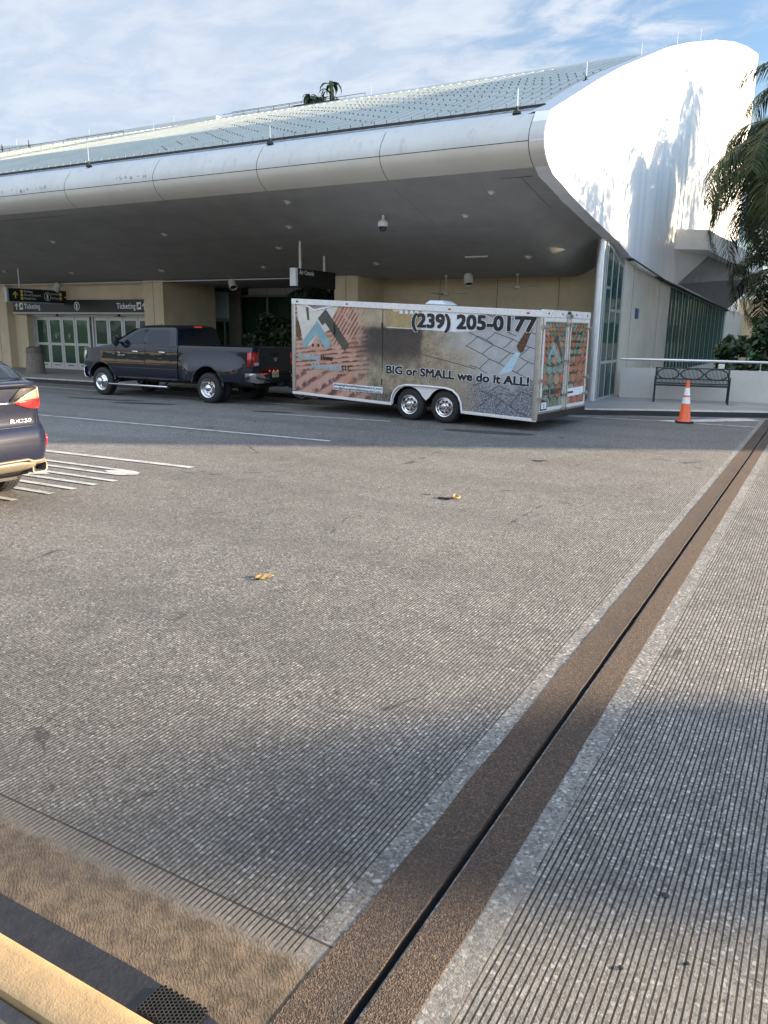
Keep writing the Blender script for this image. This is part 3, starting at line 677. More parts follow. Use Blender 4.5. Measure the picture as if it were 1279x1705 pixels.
# column at the corner and glazed end bay
k = MB(); k.lathe([(.115, .15), (.115, 4.4)], (-5.43, 20.9, 0), n=28); k.lathe([(.135, .15), (.135, .19), (.116, .19)], (-5.43, 20.9, 0), n=28); bbuild(k, "column", m_alu)
GX = -5.30
st = MB(); ypos = [21.05, 21.62, 22.30, 22.88]
def gtop(y_): return interp([(20.85, 4.22), (21.5, 4.12), (22.95, 3.72)], y_) - .02
for i, y_ in enumerate(ypos):
    st.box((GX - .05, y_ - .025, .15), (GX + .022, y_ + .025, gtop(y_)))
for (a, b_), zs in (((21.05, 22.30), (.15, 1.10)), ((21.05, 21.62), (3.02,)), ((21.62, 22.30), (2.45,)), ((22.30, 22.88), (.15, 2.45, 1.10))):
    for z_ in zs: st.box((GX - .04, a, z_), (GX + .02, b_, z_ + .07))
st.poly([(GX - .04, 21.0, gtop(21.0)), (GX - .04, 22.95, gtop(22.95)), (GX - .04, 22.95, gtop(22.95) - .09), (GX - .04, 21.0, gtop(21.0) - .09)], (.06, 0, 0))
stf = bbuild(st, "storefront_frame", m_alu, smooth=0, bevel=.004)
bbuild(MB().poly([(GX, 21.0, .2), (GX, 22.9, .2), (GX, 22.9, 3.72), (GX, 21.0, 4.15)], (.012, 0, 0)), "storefront_glass", m_gstore, smooth=0)
bbuild(MB().box((-5.55, 22.86, .15), (XE - .16, 23.0, 3.95)), "corner_post", m_alup, smooth=0)
k = MB(); k.poly([(GX - .25, 21.2, .15), (GX - .25, 22.9, .15), (GX - .25, 22.9, 3.6), (GX - .25, 21.2, 3.9)], (.01, 0, 0)); bbuild(k, "inner_blind", mat("teal_blind", (.13, .22, .23), .7), smooth=0)

# beige end wall under the white one, with the tall ribbed window
PX = -5.25
k = MB()
zt = lambda y_: interp(soffA, y_) + .05
def slab(k, y0, y1, za, zb0, zb1, x0=PX - .2, x1=PX): k._a([(x0, y0, za), (x1, y0, za), (x1, y1, za), (x0, y1, za), (x0, y0, zb0), (x1, y0, zb0), (x1, y1, zb1), (x0, y1, zb1)], [(0, 3, 2, 1), (4, 5, 6, 7), (0, 1, 5, 4), (1, 2, 6, 5), (2, 3, 7, 6), (3, 0, 4, 7)])
slab(k, 22.9, 30.0, .1, zt(22.9), zt(30)); slab(k, 47.0, 56, .1, zt(47), 3.2)
k.box((PX - .2, 30, .1), (PX, 47, .5))
pw_ = bbuild(k, "end_bay_wall", m_pier, smooth=0)
for y_ in (24.0, 28.0): bbuild(MB().box((PX, y_, .15), (PX + .003, y_ + .02, interp(soffA, y_))), "joint_line", m_joint, pw_, smooth=0)
k = MB()
for (y0, y1) in ((22.9, 28), (28, 35), (35, 47.3)): k._a([(XE + .012, y0, interp(soffA, y0) - .03), (XE + .012, y1, interp(soffA, y1) - .03), (XE + .012, y1, interp(soffA, y1) + .012), (XE + .012, y0, interp(soffA, y0) + .012), (PX, y0, interp(soffA, y0) - .03), (PX, y1, interp(soffA, y1) - .03)], [(0, 1, 2, 3), (0, 1, 5, 4)])
bbuild(k, "drip_edge", m_joint, smooth=0)
k = MB(); k._a([(PX - .1, 30, .5), (PX - .1, 47, .5), (PX - .1, 47, 3.2), (PX - .1, 30, 3.6)], [(0, 1, 2, 3)]); win = bbuild(k, "ribbed_window", m_ggreen, smooth=0)
k = MB()
for i in range(24):
    y_ = 30.03 + i * .735; k.box((PX - .1, y_, .5), (PX - .065, y_ + .03, interp(soffA, y_) - .03))
bbuild(k, "glass_fins", mat("teal_glass_edge", (.06, .17, .15), .25, spec=.8), win, smooth=0)
for i in range(12):
    k = MB(); y_ = 30.03 + i * 1.47; k.box((PX - .065, y_ + .001, .5), (PX - .045, y_ + .04, interp(soffA, y_) - .03)); bbuild(k, "mullion", m_alup, win, smooth=0)
bbuild(MB().box((PX - 3, 30, .3), (PX - 2.8, 47, 3.3)), "room_behind_window", mat("green_room_wall", (.05, .16, .09), .9, var=.6, vs=.5), smooth=0)  # mottled green wall behind the ribbed window
k = MB(); k.box((PX - .25, 55.8, .1), (-2, 56, 4.1)); bbuild(k, "return_wall", m_beige, smooth=0)
k = MB(); k.box((-4.55, 55.72, .2), (-2.2, 55.78, 2.95)); bbuild(k, "green_window", mat("green_window_glass", (.08, .20, .08), .15, spec=.8), smooth=0)
k = MB(); k.box((PX, 24.54, 2.33), (PX + .02, 24.98, 2.63)); bbuild(k, "blue_plaque", mat("blue_plaque", (.03, .07, .25), .5), smooth=0)

# angular hood projecting from the end wall above the window
A = [(-5.1, 29.0, 5.348), (-5.1, 29.13, 4.706), (-5.1, 30.47, 3.64), (-5.1, 46.0, 3.21)]
B = (-2.98, 38.0, 4.29); Bt = (-2.98, 38.0, 5.0); Cc = (-4.12, 29.6, 4.705); Ct = (-4.12, 29.6, 5.34); D = (-4.376, 32.0, 4.688)
k = MB(); k._a([A[0], A[1], Cc, Ct], [(0, 1, 2, 3)]); k._a([Cc, Ct, Bt, B], [(0, 1, 2, 3)]); k._a([A[0], Ct, Bt, (-5.1, 46.0, 5.2)], [(0, 1, 2, 3)]); k._a([B, Bt, (-5.1, 46, 5.2), A[3]], [(0, 1, 2, 3)])
k._a([A[1], A[2], D, Cc], [(0, 1, 2, 3)]); k._a([D, Cc, B], [(0, 1, 2)])
hood = bbuild(k, "window_hood", m_white, smooth=0)
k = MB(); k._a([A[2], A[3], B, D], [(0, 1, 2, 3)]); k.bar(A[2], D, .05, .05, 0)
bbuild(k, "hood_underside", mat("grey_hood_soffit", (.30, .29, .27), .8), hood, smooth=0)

# parapets and rails on the roof at the left
k = MB()
def rpost(x0, x1, y_, h, step, kk, bar=True):
    z_ = roofz(y_)
    if bar: kk.bar((x0, y_, z_ + h), (x1, y_, z_ + h), .015, .015)
    xx = x0
    while xx > x1: kk.bar((xx, y_, z_ - .05), (xx, y_, z_ + h), .014, .014, up=(1, 0, 0)); xx -= step
rpost(-16.9, -24, 28.3, .10, .9, k); rpost(-18.5, -22.1, 26.6, .16, .75, k)
rpost(-25.4, -40, 24.0, .16, .7, k)
bbuild(k, "roof_rail", m_joint, roof, smooth=0)
k = MB(); z_ = roofz(26.5); k.poly([(-22.1, 26.65, z_ - .3), (-22.1, 26.65, z_ + .12), (-19.3, 26.65, z_ + .12), (-17.6, 26.65, z_ - .3)], (0, .5, 0)); zz_ = roofz(25.5); k.poly([(-60, 25.5, zz_ - .4), (-60, 25.5, zz_ + .3), (-36, 25.5, zz_ + .28), (-28, 25.5, zz_ - .1), (-28, 25.5, zz_ - .4)], (0, 1.1, 0)); k.box((-32.6, 27.2, roofz(27.2) - .4), (-23.4, 27.5, roofz(27.2) + .12))
bbuild(k, "roof_parapet", m_fasc, roof, smooth=0)
k = MB(); 
for i in range(14): k.bar((-33 - i * 1.9, 25.47, roofz(25.4) - .1), (-33 - i * 1.9, 25.47, roofz(25.5) + .3), .03, .03, up=(1, 0, 0))
bbuild(k, "parapet_post", m_joint, roof, smooth=0)
k = MB(); z_ = roofz(27.3); k.box((-19.6, 27.2, z_ - .5), (-17.4, 28.2, z_ + .02)); bbuild(k, "light_well_kerb", m_joint, roof, smooth=0)

# lightning rods
def rod(x_, y_, z_, h, label, r=.012, base=True):
    k = MB(); k.tube([(0, 0, 0), (0, 0, h)], [r, r * .6], 6)
    o = k.build("lightning_rod", m_alu)
    if base:
        e = empty("lightning_rod", (x_, y_, z_), label=label, cat="lightning rod", group="lightning rods on the roof"); o.name = "rod"; o.parent = e
        kk = MB(); kk.lathe([(.09, 0), (.07, .05), (.03, .08), (.02, .14)], n=10, caps=True); kk.build("rod_base", m_joint, e)
        return e
    o.location = (x_, y_, z_); return tag(o, label, "lightning rod", "lightning rods on the roof")
rod(-5.85, 15.5, 5.98, .45, "thick white lightning rod on the eaves beside the white end wall", .022)
rod(-11.77, 15.5, 5.99, .40, "lightning rod on the eaves above the hanging black sign")
rod(-17.75, 15.5, 5.99, .50, "lightning rod on the eaves near the left end of the canopy")
rod(-5.45, 18.6, 7.25, .42, "pale lightning rod standing lowest on the sloping edge of the end wall", .018)
rod(-5.45, 23.6, 9.15, .36, "thin lightning rod midway up the sloping edge of the end wall", base=False)
rod(-5.45, 28.3, 10.75, .4, "thin lightning rod near the top of the white end wall", base=False)
rod(-5.45, 32.4, 12.0, .5, "farthest lightning rod, on top of the white end wall", base=False)
rod(-16.45, 28, 10.55, .42, "lightning rod on the ridge right of the two palms on the roof", base=False)
rod(-26.5, 28, 10.5, .45, "lightning rod on the ridge left of the roof parapet", base=False)
rod(-31.9, 28, 10.5, .42, "lightning rod on the ridge above the long left parapet", base=False)
rod(-37.2, 28, 10.6, .42, "leftmost lightning rod on the ridge", base=False)
rod(-21.8, 22, 8.3, .55, "lightning rod standing alone on the middle of the metal slope", base=False)

# ================================================================== CANOPY FITTINGS
m_lampw = mat("frosted_lamp", (.65, .62, .5), .3)
m_ring = mat("lamp_ring", (.40, .38, .33), .4, .3)
first = None
DL = [(-21.7, 17.36, "near left"), (-16.93, 17.32, ""), (-12.59, 17.33, ""), (-7.65, 17.3, ""), (-27.6, 19.8, ""), (-20.0, 20.25, ""), (-15.7, 20.25, ""), (-11.65, 20.22, ""), (-7.09, 20.11, ""), (-24.4, 20.21, ""), (-13.97, 18.73, ""), (-26.5, 17.35, ""), (-6.6, 16.2, ""), (-11.6, 15.9, "")]
labs = ["recessed ceiling lamp in the canopy above the left door sign", "recessed ceiling lamp above the pickup cab", "recessed ceiling lamp just left of the hanging black sign", "largest recessed ceiling lamp, above the rear of the trailer", "recessed ceiling lamp beside the left direction sign", "recessed ceiling lamp above the grey pier", "recessed ceiling lamp above the pickup bed", "recessed ceiling lamp right of the hanging black sign", "recessed ceiling lamp next to the corner column", "recessed ceiling lamp above the middle of the doors", "small recessed lamp left of the black sign poles", "recessed ceiling lamp nearest the left edge", "faint recessed fitting near the corner of the canopy", "faint recessed fitting above the dome camera"]
for (lx, ly, _), lb in zip(DL, labs):
    if first is None:
        first = empty("ceiling_lamp", (0, 0, 0), label=lb, cat="ceiling lamp", group="recessed lamps in the canopy")
        k = MB(); k.lathe([(.085, .02), (.085, -.012), (.12, -.014), (.125, 0), (.125, .01)], n=20); k.build("lamp_ring", m_ring, first)
        k = MB(); k.lathe([(.001, -.03), (.04, -.025), (.065, -.01), (.08, .01)], n=16); k.build("lens", m_lampw, first)
        o = first
    else: o = dup(first, (0, 0, 0), lb)
    o.location = (lx, ly, soffz(lx, ly) - .004); o.rotation_euler = (-.245 if ly < 21.3 else 0, 0, 0)

k = MB(); k.box((-8.75, 19.85, soffz(-8.4, 20) - .012), (-8.1, 20.0, soffz(-8.4, 20) + .03))
tag(k.build("air_slot", m_ring, smooth=0), "narrow pale slot vent in the canopy ceiling above the trailer", "vent")

# dome camera
e = empty("dome_camera", (-9.62, 16.98, soffz(-9.62, 16.98)), label="white dome security camera hanging from the canopy above the trailer", cat="camera")
k = MB(); k.tube([(0, 0, .03), (0, 0, -.10)], .03, 12); k.lathe([(.03, -.08), (.10, -.13), (.12, -.17), (.12, -.24), (.10, -.25)], n=24); k.build("housing", mat("white_plastic", (.7, .7, .68), .4), e)
k = MB(); k.lathe([(.098, -.245), (.095, -.28), (.07, -.33), (.035, -.355), (.002, -.36)], n=24); k.build("dome", mat("smoked_dome", (.01, .01, .012), .08, spec=.8), e)

# round can floodlights
for i, (lx, ly, tilt, lb) in enumerate(((-26.35, 21.1, .5, "round can spotlight beside the left direction sign pole"), (-17.75, 21.2, -.6, "cream can spotlight at the ceiling above the pickup cab"), (-9.2, 21.2, -.25, "white can spotlight at the ceiling above the trailer, between the fans"))):
    e = empty("spotlight", (lx, ly, 3.47), label=lb, cat="spotlight", group="can spotlights under the canopy")
    k = MB(); k.box((-.03, -.03, -.06), (.03, .03, .03)); k.build("bracket", m_ring, e)
    k = MB(); k.T = Matrix.Translation((0, -.02, -.16)) @ Matrix.Rotation(tilt, 4, 'Y') @ Matrix.Rotation(-.35, 4, 'X'); k.lathe([(.05, .17), (.115, .15), (.13, .10), (.13, -.15), (.115, -.15), (.112, -.05)], n=24, caps=False); k.build("can", mat("cream_can", (.55, .53, .47), .5), e)
    k = MB(); k.T = Matrix.Translation((0, -.02, -.16)) @ Matrix.Rotation(tilt, 4, 'Y') @ Matrix.Rotation(-.35, 4, 'X'); k.lathe([(.001, -.10), (.113, -.10)], n=20); k.build("lens", m_dark, e)

# ceiling fans
for i, (lx, rot_, L_, lb) in enumerate(((-10.04, .25, .46, "ceiling fan with long down rod, left one over the trailer roof"), (-7.86, -.1, .30, "ceiling fan with short down rod beside the corner column"))):
    e = empty("ceiling_fan", (lx, 21.5, 3.47), label=lb, cat="ceiling fan", group="ceiling fans under the canopy")
    mf = mat("ivory_fan_paint", (.50, .47, .40), .5)
    k = MB(); k.lathe([(.05, .02), (.06, -.02), (.03, -.06), (.012, -.07)], n=14); k.tube([(0, 0, -.05), (0, 0, -L_)], .011, 8); k.build("down_rod", mf, e)
    k = MB(); k.lathe([(.012, -L_), (.06, -L_ - .01), (.09, -L_ - .04), (.09, -L_ - .09), (.05, -L_ - .12), (.001, -L_ - .125)], n=20); k.build("motor", mf, e)
    for j in range(3):
        a = rot_ + j * 2.094; k = MB(); k.T = Matrix.Rotation(a, 4, 'Z') @ Matrix.Translation((0, 0, -L_ - .06)) @ Matrix.Rotation(.22, 4, 'X')
        k.box((.08, -.02, -.004), (.16, .02, .004)); k._a([(.15, -.045, -.004), (.62, -.065, -.004), (.64, .0, -.004), (.62, .065, -.004), (.15, .045, -.004), (.15, -.045, .004), (.62, -.065, .004), (.64, 0, .004), (.62, .065, .004), (.15, .045, .004)], [(0, 1, 2, 3, 4), (9, 8, 7, 6, 5), (0, 5, 6, 1), (1, 6, 7, 2), (2, 7, 8, 3), (3, 8, 9, 4), (4, 9, 5, 0)])
        k.build("blade", mf, e)

# hanging direction sign by the doors: faces +X, runs away from the road
e = empty("direction_sign", (-26.5, 20.4, 2.7), label="black hanging direction sign with yellow arrows and a circled 1 beside the doors", cat="sign")
k = MB(); k.box((-.06, -1.38, .03), (.06, 1.42, .49)); k.build("sign_board", m_black, e, smooth=0)
k = MB(); k.box((-.075, -1.46, .0), (.075, -1.38, .52)); k.box((-.075, 1.42, 0), (.075, 1.46, .52)); k.box((-.07, -1.38, .49), (.07, 1.42, .52)); k.box((-.07, -1.38, 0), (.07, 1.42, .03)); k.build("sign_frame", m_alup, e, smooth=0)
k = MB()
for y_ in (-.85, .85): k.tube([(0, y_, .5), (0, y_, 1.45)], .03, 10)
k.build("pole", m_alup, e)
U = (0, 1, 0); V = (0, 0, 1); xx = .063
k = MB(); arrow_up(k, xx, -1.10, .14, .26, 0, U)
c_ = Vector((xx, 1.20, .26)); pts = [(0, 1), (.42, .52), (.34, .42), (.08, .70), (.08, 0), (-.08, 0), (-.08, .70), (-.34, .42), (-.42, .52)]
k.poly([c_ + Vector((0, (b_ - .6) * .26, -a * .26)) for a, b_ in pts])
for j in range(3): k.box((xx - .002, -.88, .35 - j * .125), (xx, -.78, .45 - j * .125))
for j in range(2): k.box((xx - .002, .82, .30 - j * .15), (xx, .93, .42 - j * .15))
k.build("arrows", m_yel, e, smooth=0)
k = MB(); k.text("Parking", (xx, -.73, .37), U, V, .36, .075, bold=.01); k.text("Ground Transport", (xx, -.73, .245), U, V, .72, .075, bold=.01); k.text("Rental Cars", (xx, -.73, .12), U, V, .50, .075, bold=.01)
ring(k, (xx, .28, .26), .155, .022, U); k.text("1", (xx, .24, .17), U, V, .075, .18, bold=.02)
k.text("Terminal", (xx, .45 + .0, .33), U, V, .34, .075, bold=.01); k.text("All Gates", (xx, .45, .17), U, V, .34, .075, bold=.01)
k.build("sign_lettering", m_letter, e, smooth=0)

# airline sign on two poles
e = empty("airline_sign", (-12.95, 18.98, 3.03), label="black hanging airline sign with small white letters above the trailer front", cat="sign")
k = MB(); k.box((-.09, -.93, .0), (.09, .95, .46)); k.build("sign_board", m_black, e, smooth=0)
k = MB(); k.box((-.095, -1.03, -.005), (.095, -.93, .465)); k.build("end_cap", mat("white_end_cap", (.62, .62, .60), .5), e, smooth=0)
k = MB()
for y_ in (-.68, .5): k.tube([(0, y_, .45), (0, y_, 1.25)], .035, 12)
k.build("pole", mat("white_pole", (.55, .54, .50), .45), e)
k = MB(); k.text("Air Canada", (.0975, -.86, .31), U, V, .70, .115, bold=.018); k.build("sign_lettering", m_letter, e, smooth=0)

# litter bin at the doors
e = empty("litter_bin", (-25.45, 19.15, .15), label="tapered concrete litter bin standing at the kerb in front of the glass doors", cat="litter bin")
m_bin = mat("exposed_aggregate", (.20, .17, .135), .9, var=.35, vs=20, bump=.006, bs=90)
k = MB(); k.lathe([(.34, 0), (.345, .03), (.275, .74)], n=28, caps=True); k.build("bin_body", m_bin, e)
k = MB(); k.lathe([(.285, .74), (.29, .77), (.27, .93), (.20, .97), (.10, .98), (.001, .98)], n=28); k.build("bin_lid", mat("brown_lid", (.12, .10, .08), .6), e)

# ================================================================== LOW WALL, RAIL, BENCH, CONE
m_lowwall = mat("off_white_render", (.50, .49, .46), .8, var=.07, vs=1.2, bump=.001, bs=200, dirt=.15)
def wline(x_): return 22.56 + (x_ + 5.07) * .165
k = MB(); k.poly([(-5.07, wline(-5.07), .1), (9, wline(9), .1), (9, wline(9) + .2, .1), (-5.07, wline(-5.07) + .2, .1)], (0, 0, .87))
tag(k.build("low_wall", m_lowwall, smooth=0), "long low off-white wall behind the bench", "wall")
k = MB(); rp_ = [(x_, wline(x_) + .1, 1.20) for x_ in (-5.12, -1, 4, 9)]; k.tube(rp_, .035, 14)
o = empty("handrail", (0, 0, 0), label="grey steel handrail mounted above the low wall", cat="handrail")
k.build("rail", m_alu, o)
for x_ in (-4.3, -1.6, 1, 4):
    k = MB(); k.box((x_ - .03, wline(x_) + .08, .968), (x_ + .03, wline(x_) + .12, .985)); k.tube([(x_, wline(x_) + .1, .97), (x_, wline(x_) + .1, 1.2)], .012, 8); k.build("rail_post", m_alu, o)
k = MB(); k.box((-2.65, wline(-2.6) + .35, .15), (-2.5, wline(-2.6) + .5, 1.12)); tag(k.build("bollard", m_white, bevel=.015), "short white square post behind the low wall", "post")

e = empty("bench", (-3.09, 21.9, .15), rz=.16, label="dark green slatted steel bench with arched back pattern in front of the low wall", cat="bench")
m_bench = mat("dark_green_enamel", (.010, .022, .022), .35, .2, var=.2)
BL = .90
seat = MB()
for i in range(47):
    x_ = -BL + .02 + i * (2 * BL - .04) / 46
    seat.tube([(x_, .22, .475), (x_, .05, .455), (x_, -.16, .46), (x_, -.20, .44)], .008, 5, caps=False)
for y_, z_ in ((.22, .475), (-.21, .44), (0, .447)): seat.bar((-BL, y_, z_), (BL, y_, z_), .03, .025)
seat.build("seat", m_bench, e)
bk = MB()
def bkp(x_, t): return (x_, .25 + .13 * t, .47 + .40 * t)
for t in (0.02, 1.0, .30): bk.tube([bkp(-BL, t), bkp(BL, t)], .016, 8)
ax = [-.60, 0, .60]
for i in range(55):
    x_ = -BL + .02 + i * (2 * BL - .04) / 54
    segs = [(.02, 1)]
    bk.bar(bkp(x_, .02), bkp(x_, 1), .019, .007, up=(0, 1, 0))
for cxx in ax:
    for s_ in (1, -1):
        pts = [bkp(cxx + .27 * math.cos(t), .63 + s_ * .34 * math.sin(t)) for t in [math.pi * j / 16 for j in range(17)]]
        pts = [(a, b_ - .012, c_) for a, b_, c_ in pts]
        bk.tube(pts, .017, 8)
for cxx in (-.30, .30):
    bk.box((cxx - .035, .30, .70), (cxx + .035, .33, .74))
bk.build("backrest", m_bench, e)
for s_ in (-1, 1):
    k = MB(); X_ = s_ * BL
    k.tube([(X_, -.27, 0), (X_, -.22, .42), (X_, -.25, .60), (X_, -.20, .665), (X_, .05, .665), (X_, .30, .60)], .022, 10); k.box((X_ - .03, -.30, 0), (X_ + .03, -.22, .012)); k.build("front_leg", m_bench, e)
    k = MB(); k.tube([(X_, .28, 0), (X_, .22, .45), (X_, .27, .60), (X_, .38, .88)], .022, 10); k.box((X_ - .03, .23, 0), (X_ + .03, .31, .012)); k.tube([(X_, -.22, .42), (X_, .22, .45)], .018, 8); k.build("rear_leg", m_bench, e)

e = empty("traffic_cone", (-2.64, 18.2, .004), rz=.35, label="orange traffic cone with two white reflective bands standing at the kerb before the bench", cat="traffic cone")
m_or = mat("orange_pvc", (.80, .13, .035), .42, var=.10, vs=12, dirt=.25)
k = MB(); k.poly([(.18 * math.copysign(1, math.cos(t)) * abs(math.cos(t)) ** .35, .18 * math.copysign(1, math.sin(t)) * abs(math.sin(t)) ** .35, 0) for t in [2 * math.pi * i / 32 for i in range(32)]], (0, 0, .04)); k.build("base", mat("black_rubber_base", (.012, .012, .012), .6), e, bevel=.006)
k = MB(); k.lathe([(.155, .04), (.14, .06), (.125, .085), (.032, .91), (.026, .915), (.020, .912)], n=32); k.build("cone_body", m_or, e)
cr = lambda z_: .125 + (z_ - .085) * (.032 - .125) / (.91 - .085) + .002
for a, b_ in ((.42, .56), (.60, .76)):
    k = MB(); k.lathe([(cr(a) - .002, a), (cr(a), a + .002), (cr(b_), b_ - .002), (cr(b_) - .002, b_)], n=32); k.build("reflective_band", mat("reflective_white", (.80, .80, .80), .3, var=.05), e)

# ================================================================== ENCLOSED TRAILER
trl = empty("cargo_trailer", (-4.85, 14.7, 0), rz=R(-6), label="white framed enclosed cargo trailer wrapped in roof tile and paver pictures, hitched behind the pickup", cat="trailer")
m_tw = mat("white_trailer_trim", (.68, .68, .68), .3, .1, var=.05, coat=.3)
m_ta = mat("bright_trim", (.42, .41, .39), .32, .75, var=.1, vs=12, bump=.003, bs=18)
m_tire = mat("tyre_rubber", (.018, .018, .018), .75, var=.25, vs=20, bump=.001, bs=120)
m_chrome = mat("polished_rim", (.70, .70, .72), .14, 1.0, var=.05)
m_blk = mat("matt_black", (.008, .008, .009), .6)
m_red = mat("red_lens", (.45, .01, .008), .15, spec=.7, coat=.5)
m_amber = mat("amber_lens", (.5, .12, .01), .2)
zb = lambda x_: .19 - .031 * x_
ztp = lambda x_: 2.30 - .0447 * x_
TL, TW = 6.3, 2.46
def hexa(k, x0, x1, y0, y1, fb0, ft0, fb1=None, ft1=None, mi=0):
    """box between x0 and x1 whose bottom/top follow given heights at each end"""
    fb1 = fb0 if fb1 is None else fb1; ft1 = ft0 if ft1 is None else ft1
    k._a([(x0, y0, fb0), (x1, y0, fb1), (x1, y1, fb1), (x0, y1, fb0), (x0, y0, ft0), (x1, y0, ft1), (x1, y1, ft1), (x0, y1, ft0)], [(0, 3, 2, 1), (4, 5, 6, 7), (0, 1, 5, 4), (1, 2, 6, 5), (2, 3, 7, 6), (3, 0, 4, 7)], mi)
F = -TL
# core body (inside the skins)
k = MB(); hexa(k, F + .02, -.03, .9, TW - .02, zb(F) + .02, ztp(F) - .02, zb(0) + .02, ztp(0) - .02); hexa(k, F + .02, -.03, .012, .9, .80, ztp(F) - .02, .80, ztp(0) - .02)
hexa(k, F + .02, -3.44, .012, .9, zb(F) + .02, .80, zb(-3.44) + .02, .80); hexa(k, -1.63, -.03, .012, .9, zb(-1.63) + .02, .80, zb(0) + .02, .80)
k.build("box_body", m_blk, trl, smooth=0)
k = MB(); hexa(k, F + .005, -.01, .02, TW - .01, ztp(F) - .03, ztp(F) - .004, ztp(0) - .03, ztp(0) - .004); k.build("roof", m_tw, trl, smooth=0)
k = MB(); hexa(k, F - .005, F + .02, .02, TW - .02, zb(F) + .04, ztp(F) - .05); k.build("front_panel", m_tw, trl, smooth=0)
k = MB(); hexa(k, F + .02, -.03, TW - .02, TW - .004, zb(F), ztp(F) - .05, zb(0), ztp(0) - .05); k.build("far_side_panel", m_tw, trl, smooth=0)

# printed wrap on the near side
m_wrap, g, b = newmat("printed_wrap")
o = g.obj(); x, y, z = g.xyz(o)
sp = g.noise(o, 95, 2, .7); sp2 = g.noise(o, 38, 3, .7); bg_ = g.noise(o, 1.6, 4, .6); md = g.noise(o, 5, 4, .6)
# left: rows of clay tiles in perspective
row = g.m('SINE', g.mul(g.add(g.add(z, g.mul(g.add(x, 5), -.10)), g.mul(md, .08)), 62))
rowb = g.m('SINE', g.mul(g.add(g.add(g.mul(z, .55), g.mul(x, -.75)), g.mul(md, .02)), 78))
low = g.sm(z, .80, 1.15)
rr0 = g.m('SINE', g.mul(g.add(g.add(g.mul(z, .8), g.mul(x, -.42)), g.mul(md, .22)), 26))
rowa = g.m('ADD', g.mul(row, low), g.mul(rr0, g.m('SUBTRACT', 1.0, low)))
upz = g.sm(g.add(z, g.mul(x, -.45)), 3.62, 3.85)
tl = g.m('ADD', g.mul(rowb, g.mul(upz, g.sm(x, -5.2, -5.0))), g.mul(rowa, g.m('SUBTRACT', 1.0, g.mul(upz, g.sm(x, -5.2, -5.0)))))
tile = g.mix(g.sm(tl, -.9, .3), (.12, .055, .05), (.46, .27, .21)); tile = g.mix(g.sm(md, .45, .7), tile, (.52, .31, .25)); tile = g.mix(g.mul(g.sm(bg_, .5, .7), .5), tile, (.42, .16, .08))
# middle: gold and near black speckle with a soft dark blot
blot = g.sm(g.add(g.add(z, 0.0), g.mul(bg_, .5)), 1.25, 1.75); blot = g.mul(blot, g.sm(g.add(z, g.mul(bg_, .3)), 2.16, 2.05)); blot = g.mul(blot, g.sm(g.add(x, g.mul(bg_, .3)), -2.45, -2.62)); 
gold = g.mix(g.sm(md, .3, .7), (.22, .18, .13), (.43, .37, .26)); gold = g.mix(g.mul(g.sm(sp, .44, .60), .75), gold, (.07, .06, .055))
lowdk = g.sm(g.add(z, g.mul(bg_, .5)), 1.05, .75)
gold = g.mix(g.mul(lowdk, g.sm(sp, .38, .55)), gold, (.02, .022, .035))
mid = g.mix(g.mul(blot, .92), gold, g.mix(g.sm(sp, .55, .68), (.018, .018, .032), (.14, .12, .09)))
mid = g.mix(g.sm(g.add(z, g.mul(bg_, .15)), 1.98, 2.18), mid, g.mix(md, (.24, .19, .12), (.46, .40, .30)))
# right: pale stone pavers, darker and rougher at the bottom
stone = g.mix(md, (.26, .28, .31), (.50, .50, .49)); stone = g.mix(g.mul(g.sm(sp, .52, .70), .45), stone, (.16, .16, .18)); stone = g.mix(g.mul(g.sm(g.add(z, g.mul(bg_, .8)), 1.42, 1.12), g.sm(sp2, .30, .62)), stone, (.07, .08, .11))
stone = g.mix(g.mul(g.mul(g.sm(x, -1.1, -1.8), g.sm(z, 1.7, 1.4)), g.sm(sp, .36, .56)), stone, (.30, .23, .13))
c = g.mix(g.sm(g.add(x, g.mul(bg_, 1.2)), -3.95, -3.35), tile, mid); c = g.mix(g.sm(g.add(x, g.mul(g.add(bg_, g.mul(z, -.25)), 1.0)), -2.4, -1.35), c, stone)
g.put(b.inputs['Base Color'], c); b.inputs['Roughness'].default_value = .22; b.inputs['Coat Weight'].default_value = .35; b.inputs['Coat Roughness'].default_value = .08
g.put(b.inputs['Normal'], g.bump(g.noise(o, 1.4, 2), 1.0, .006))
arch = [(-3.42, zb(-3.42)), (-3.40, .50), (-3.33, .62), (-3.22, .70), (-3.05, .745), (-2.55, .745), (-2.05, .73), (-1.88, .69), (-1.75, .59), (-1.68, .45), (-1.655, zb(-1.66))]
k = MB(); pts = [(-.10, zb(0) + .055), (-.10, ztp(0) - .12), (F + .10, ztp(F) - .12), (F + .10, zb(F) + .055)] + [(a, c_ + (0.055 if i in (0, len(arch) - 1) else 0)) for i, (a, c_) in enumerate(arch)]
k.poly([(a, .004, c_) for a, c_ in pts], (0, .006, 0)); k.build("wrapped_side_panel", m_wrap, trl, smooth=0)

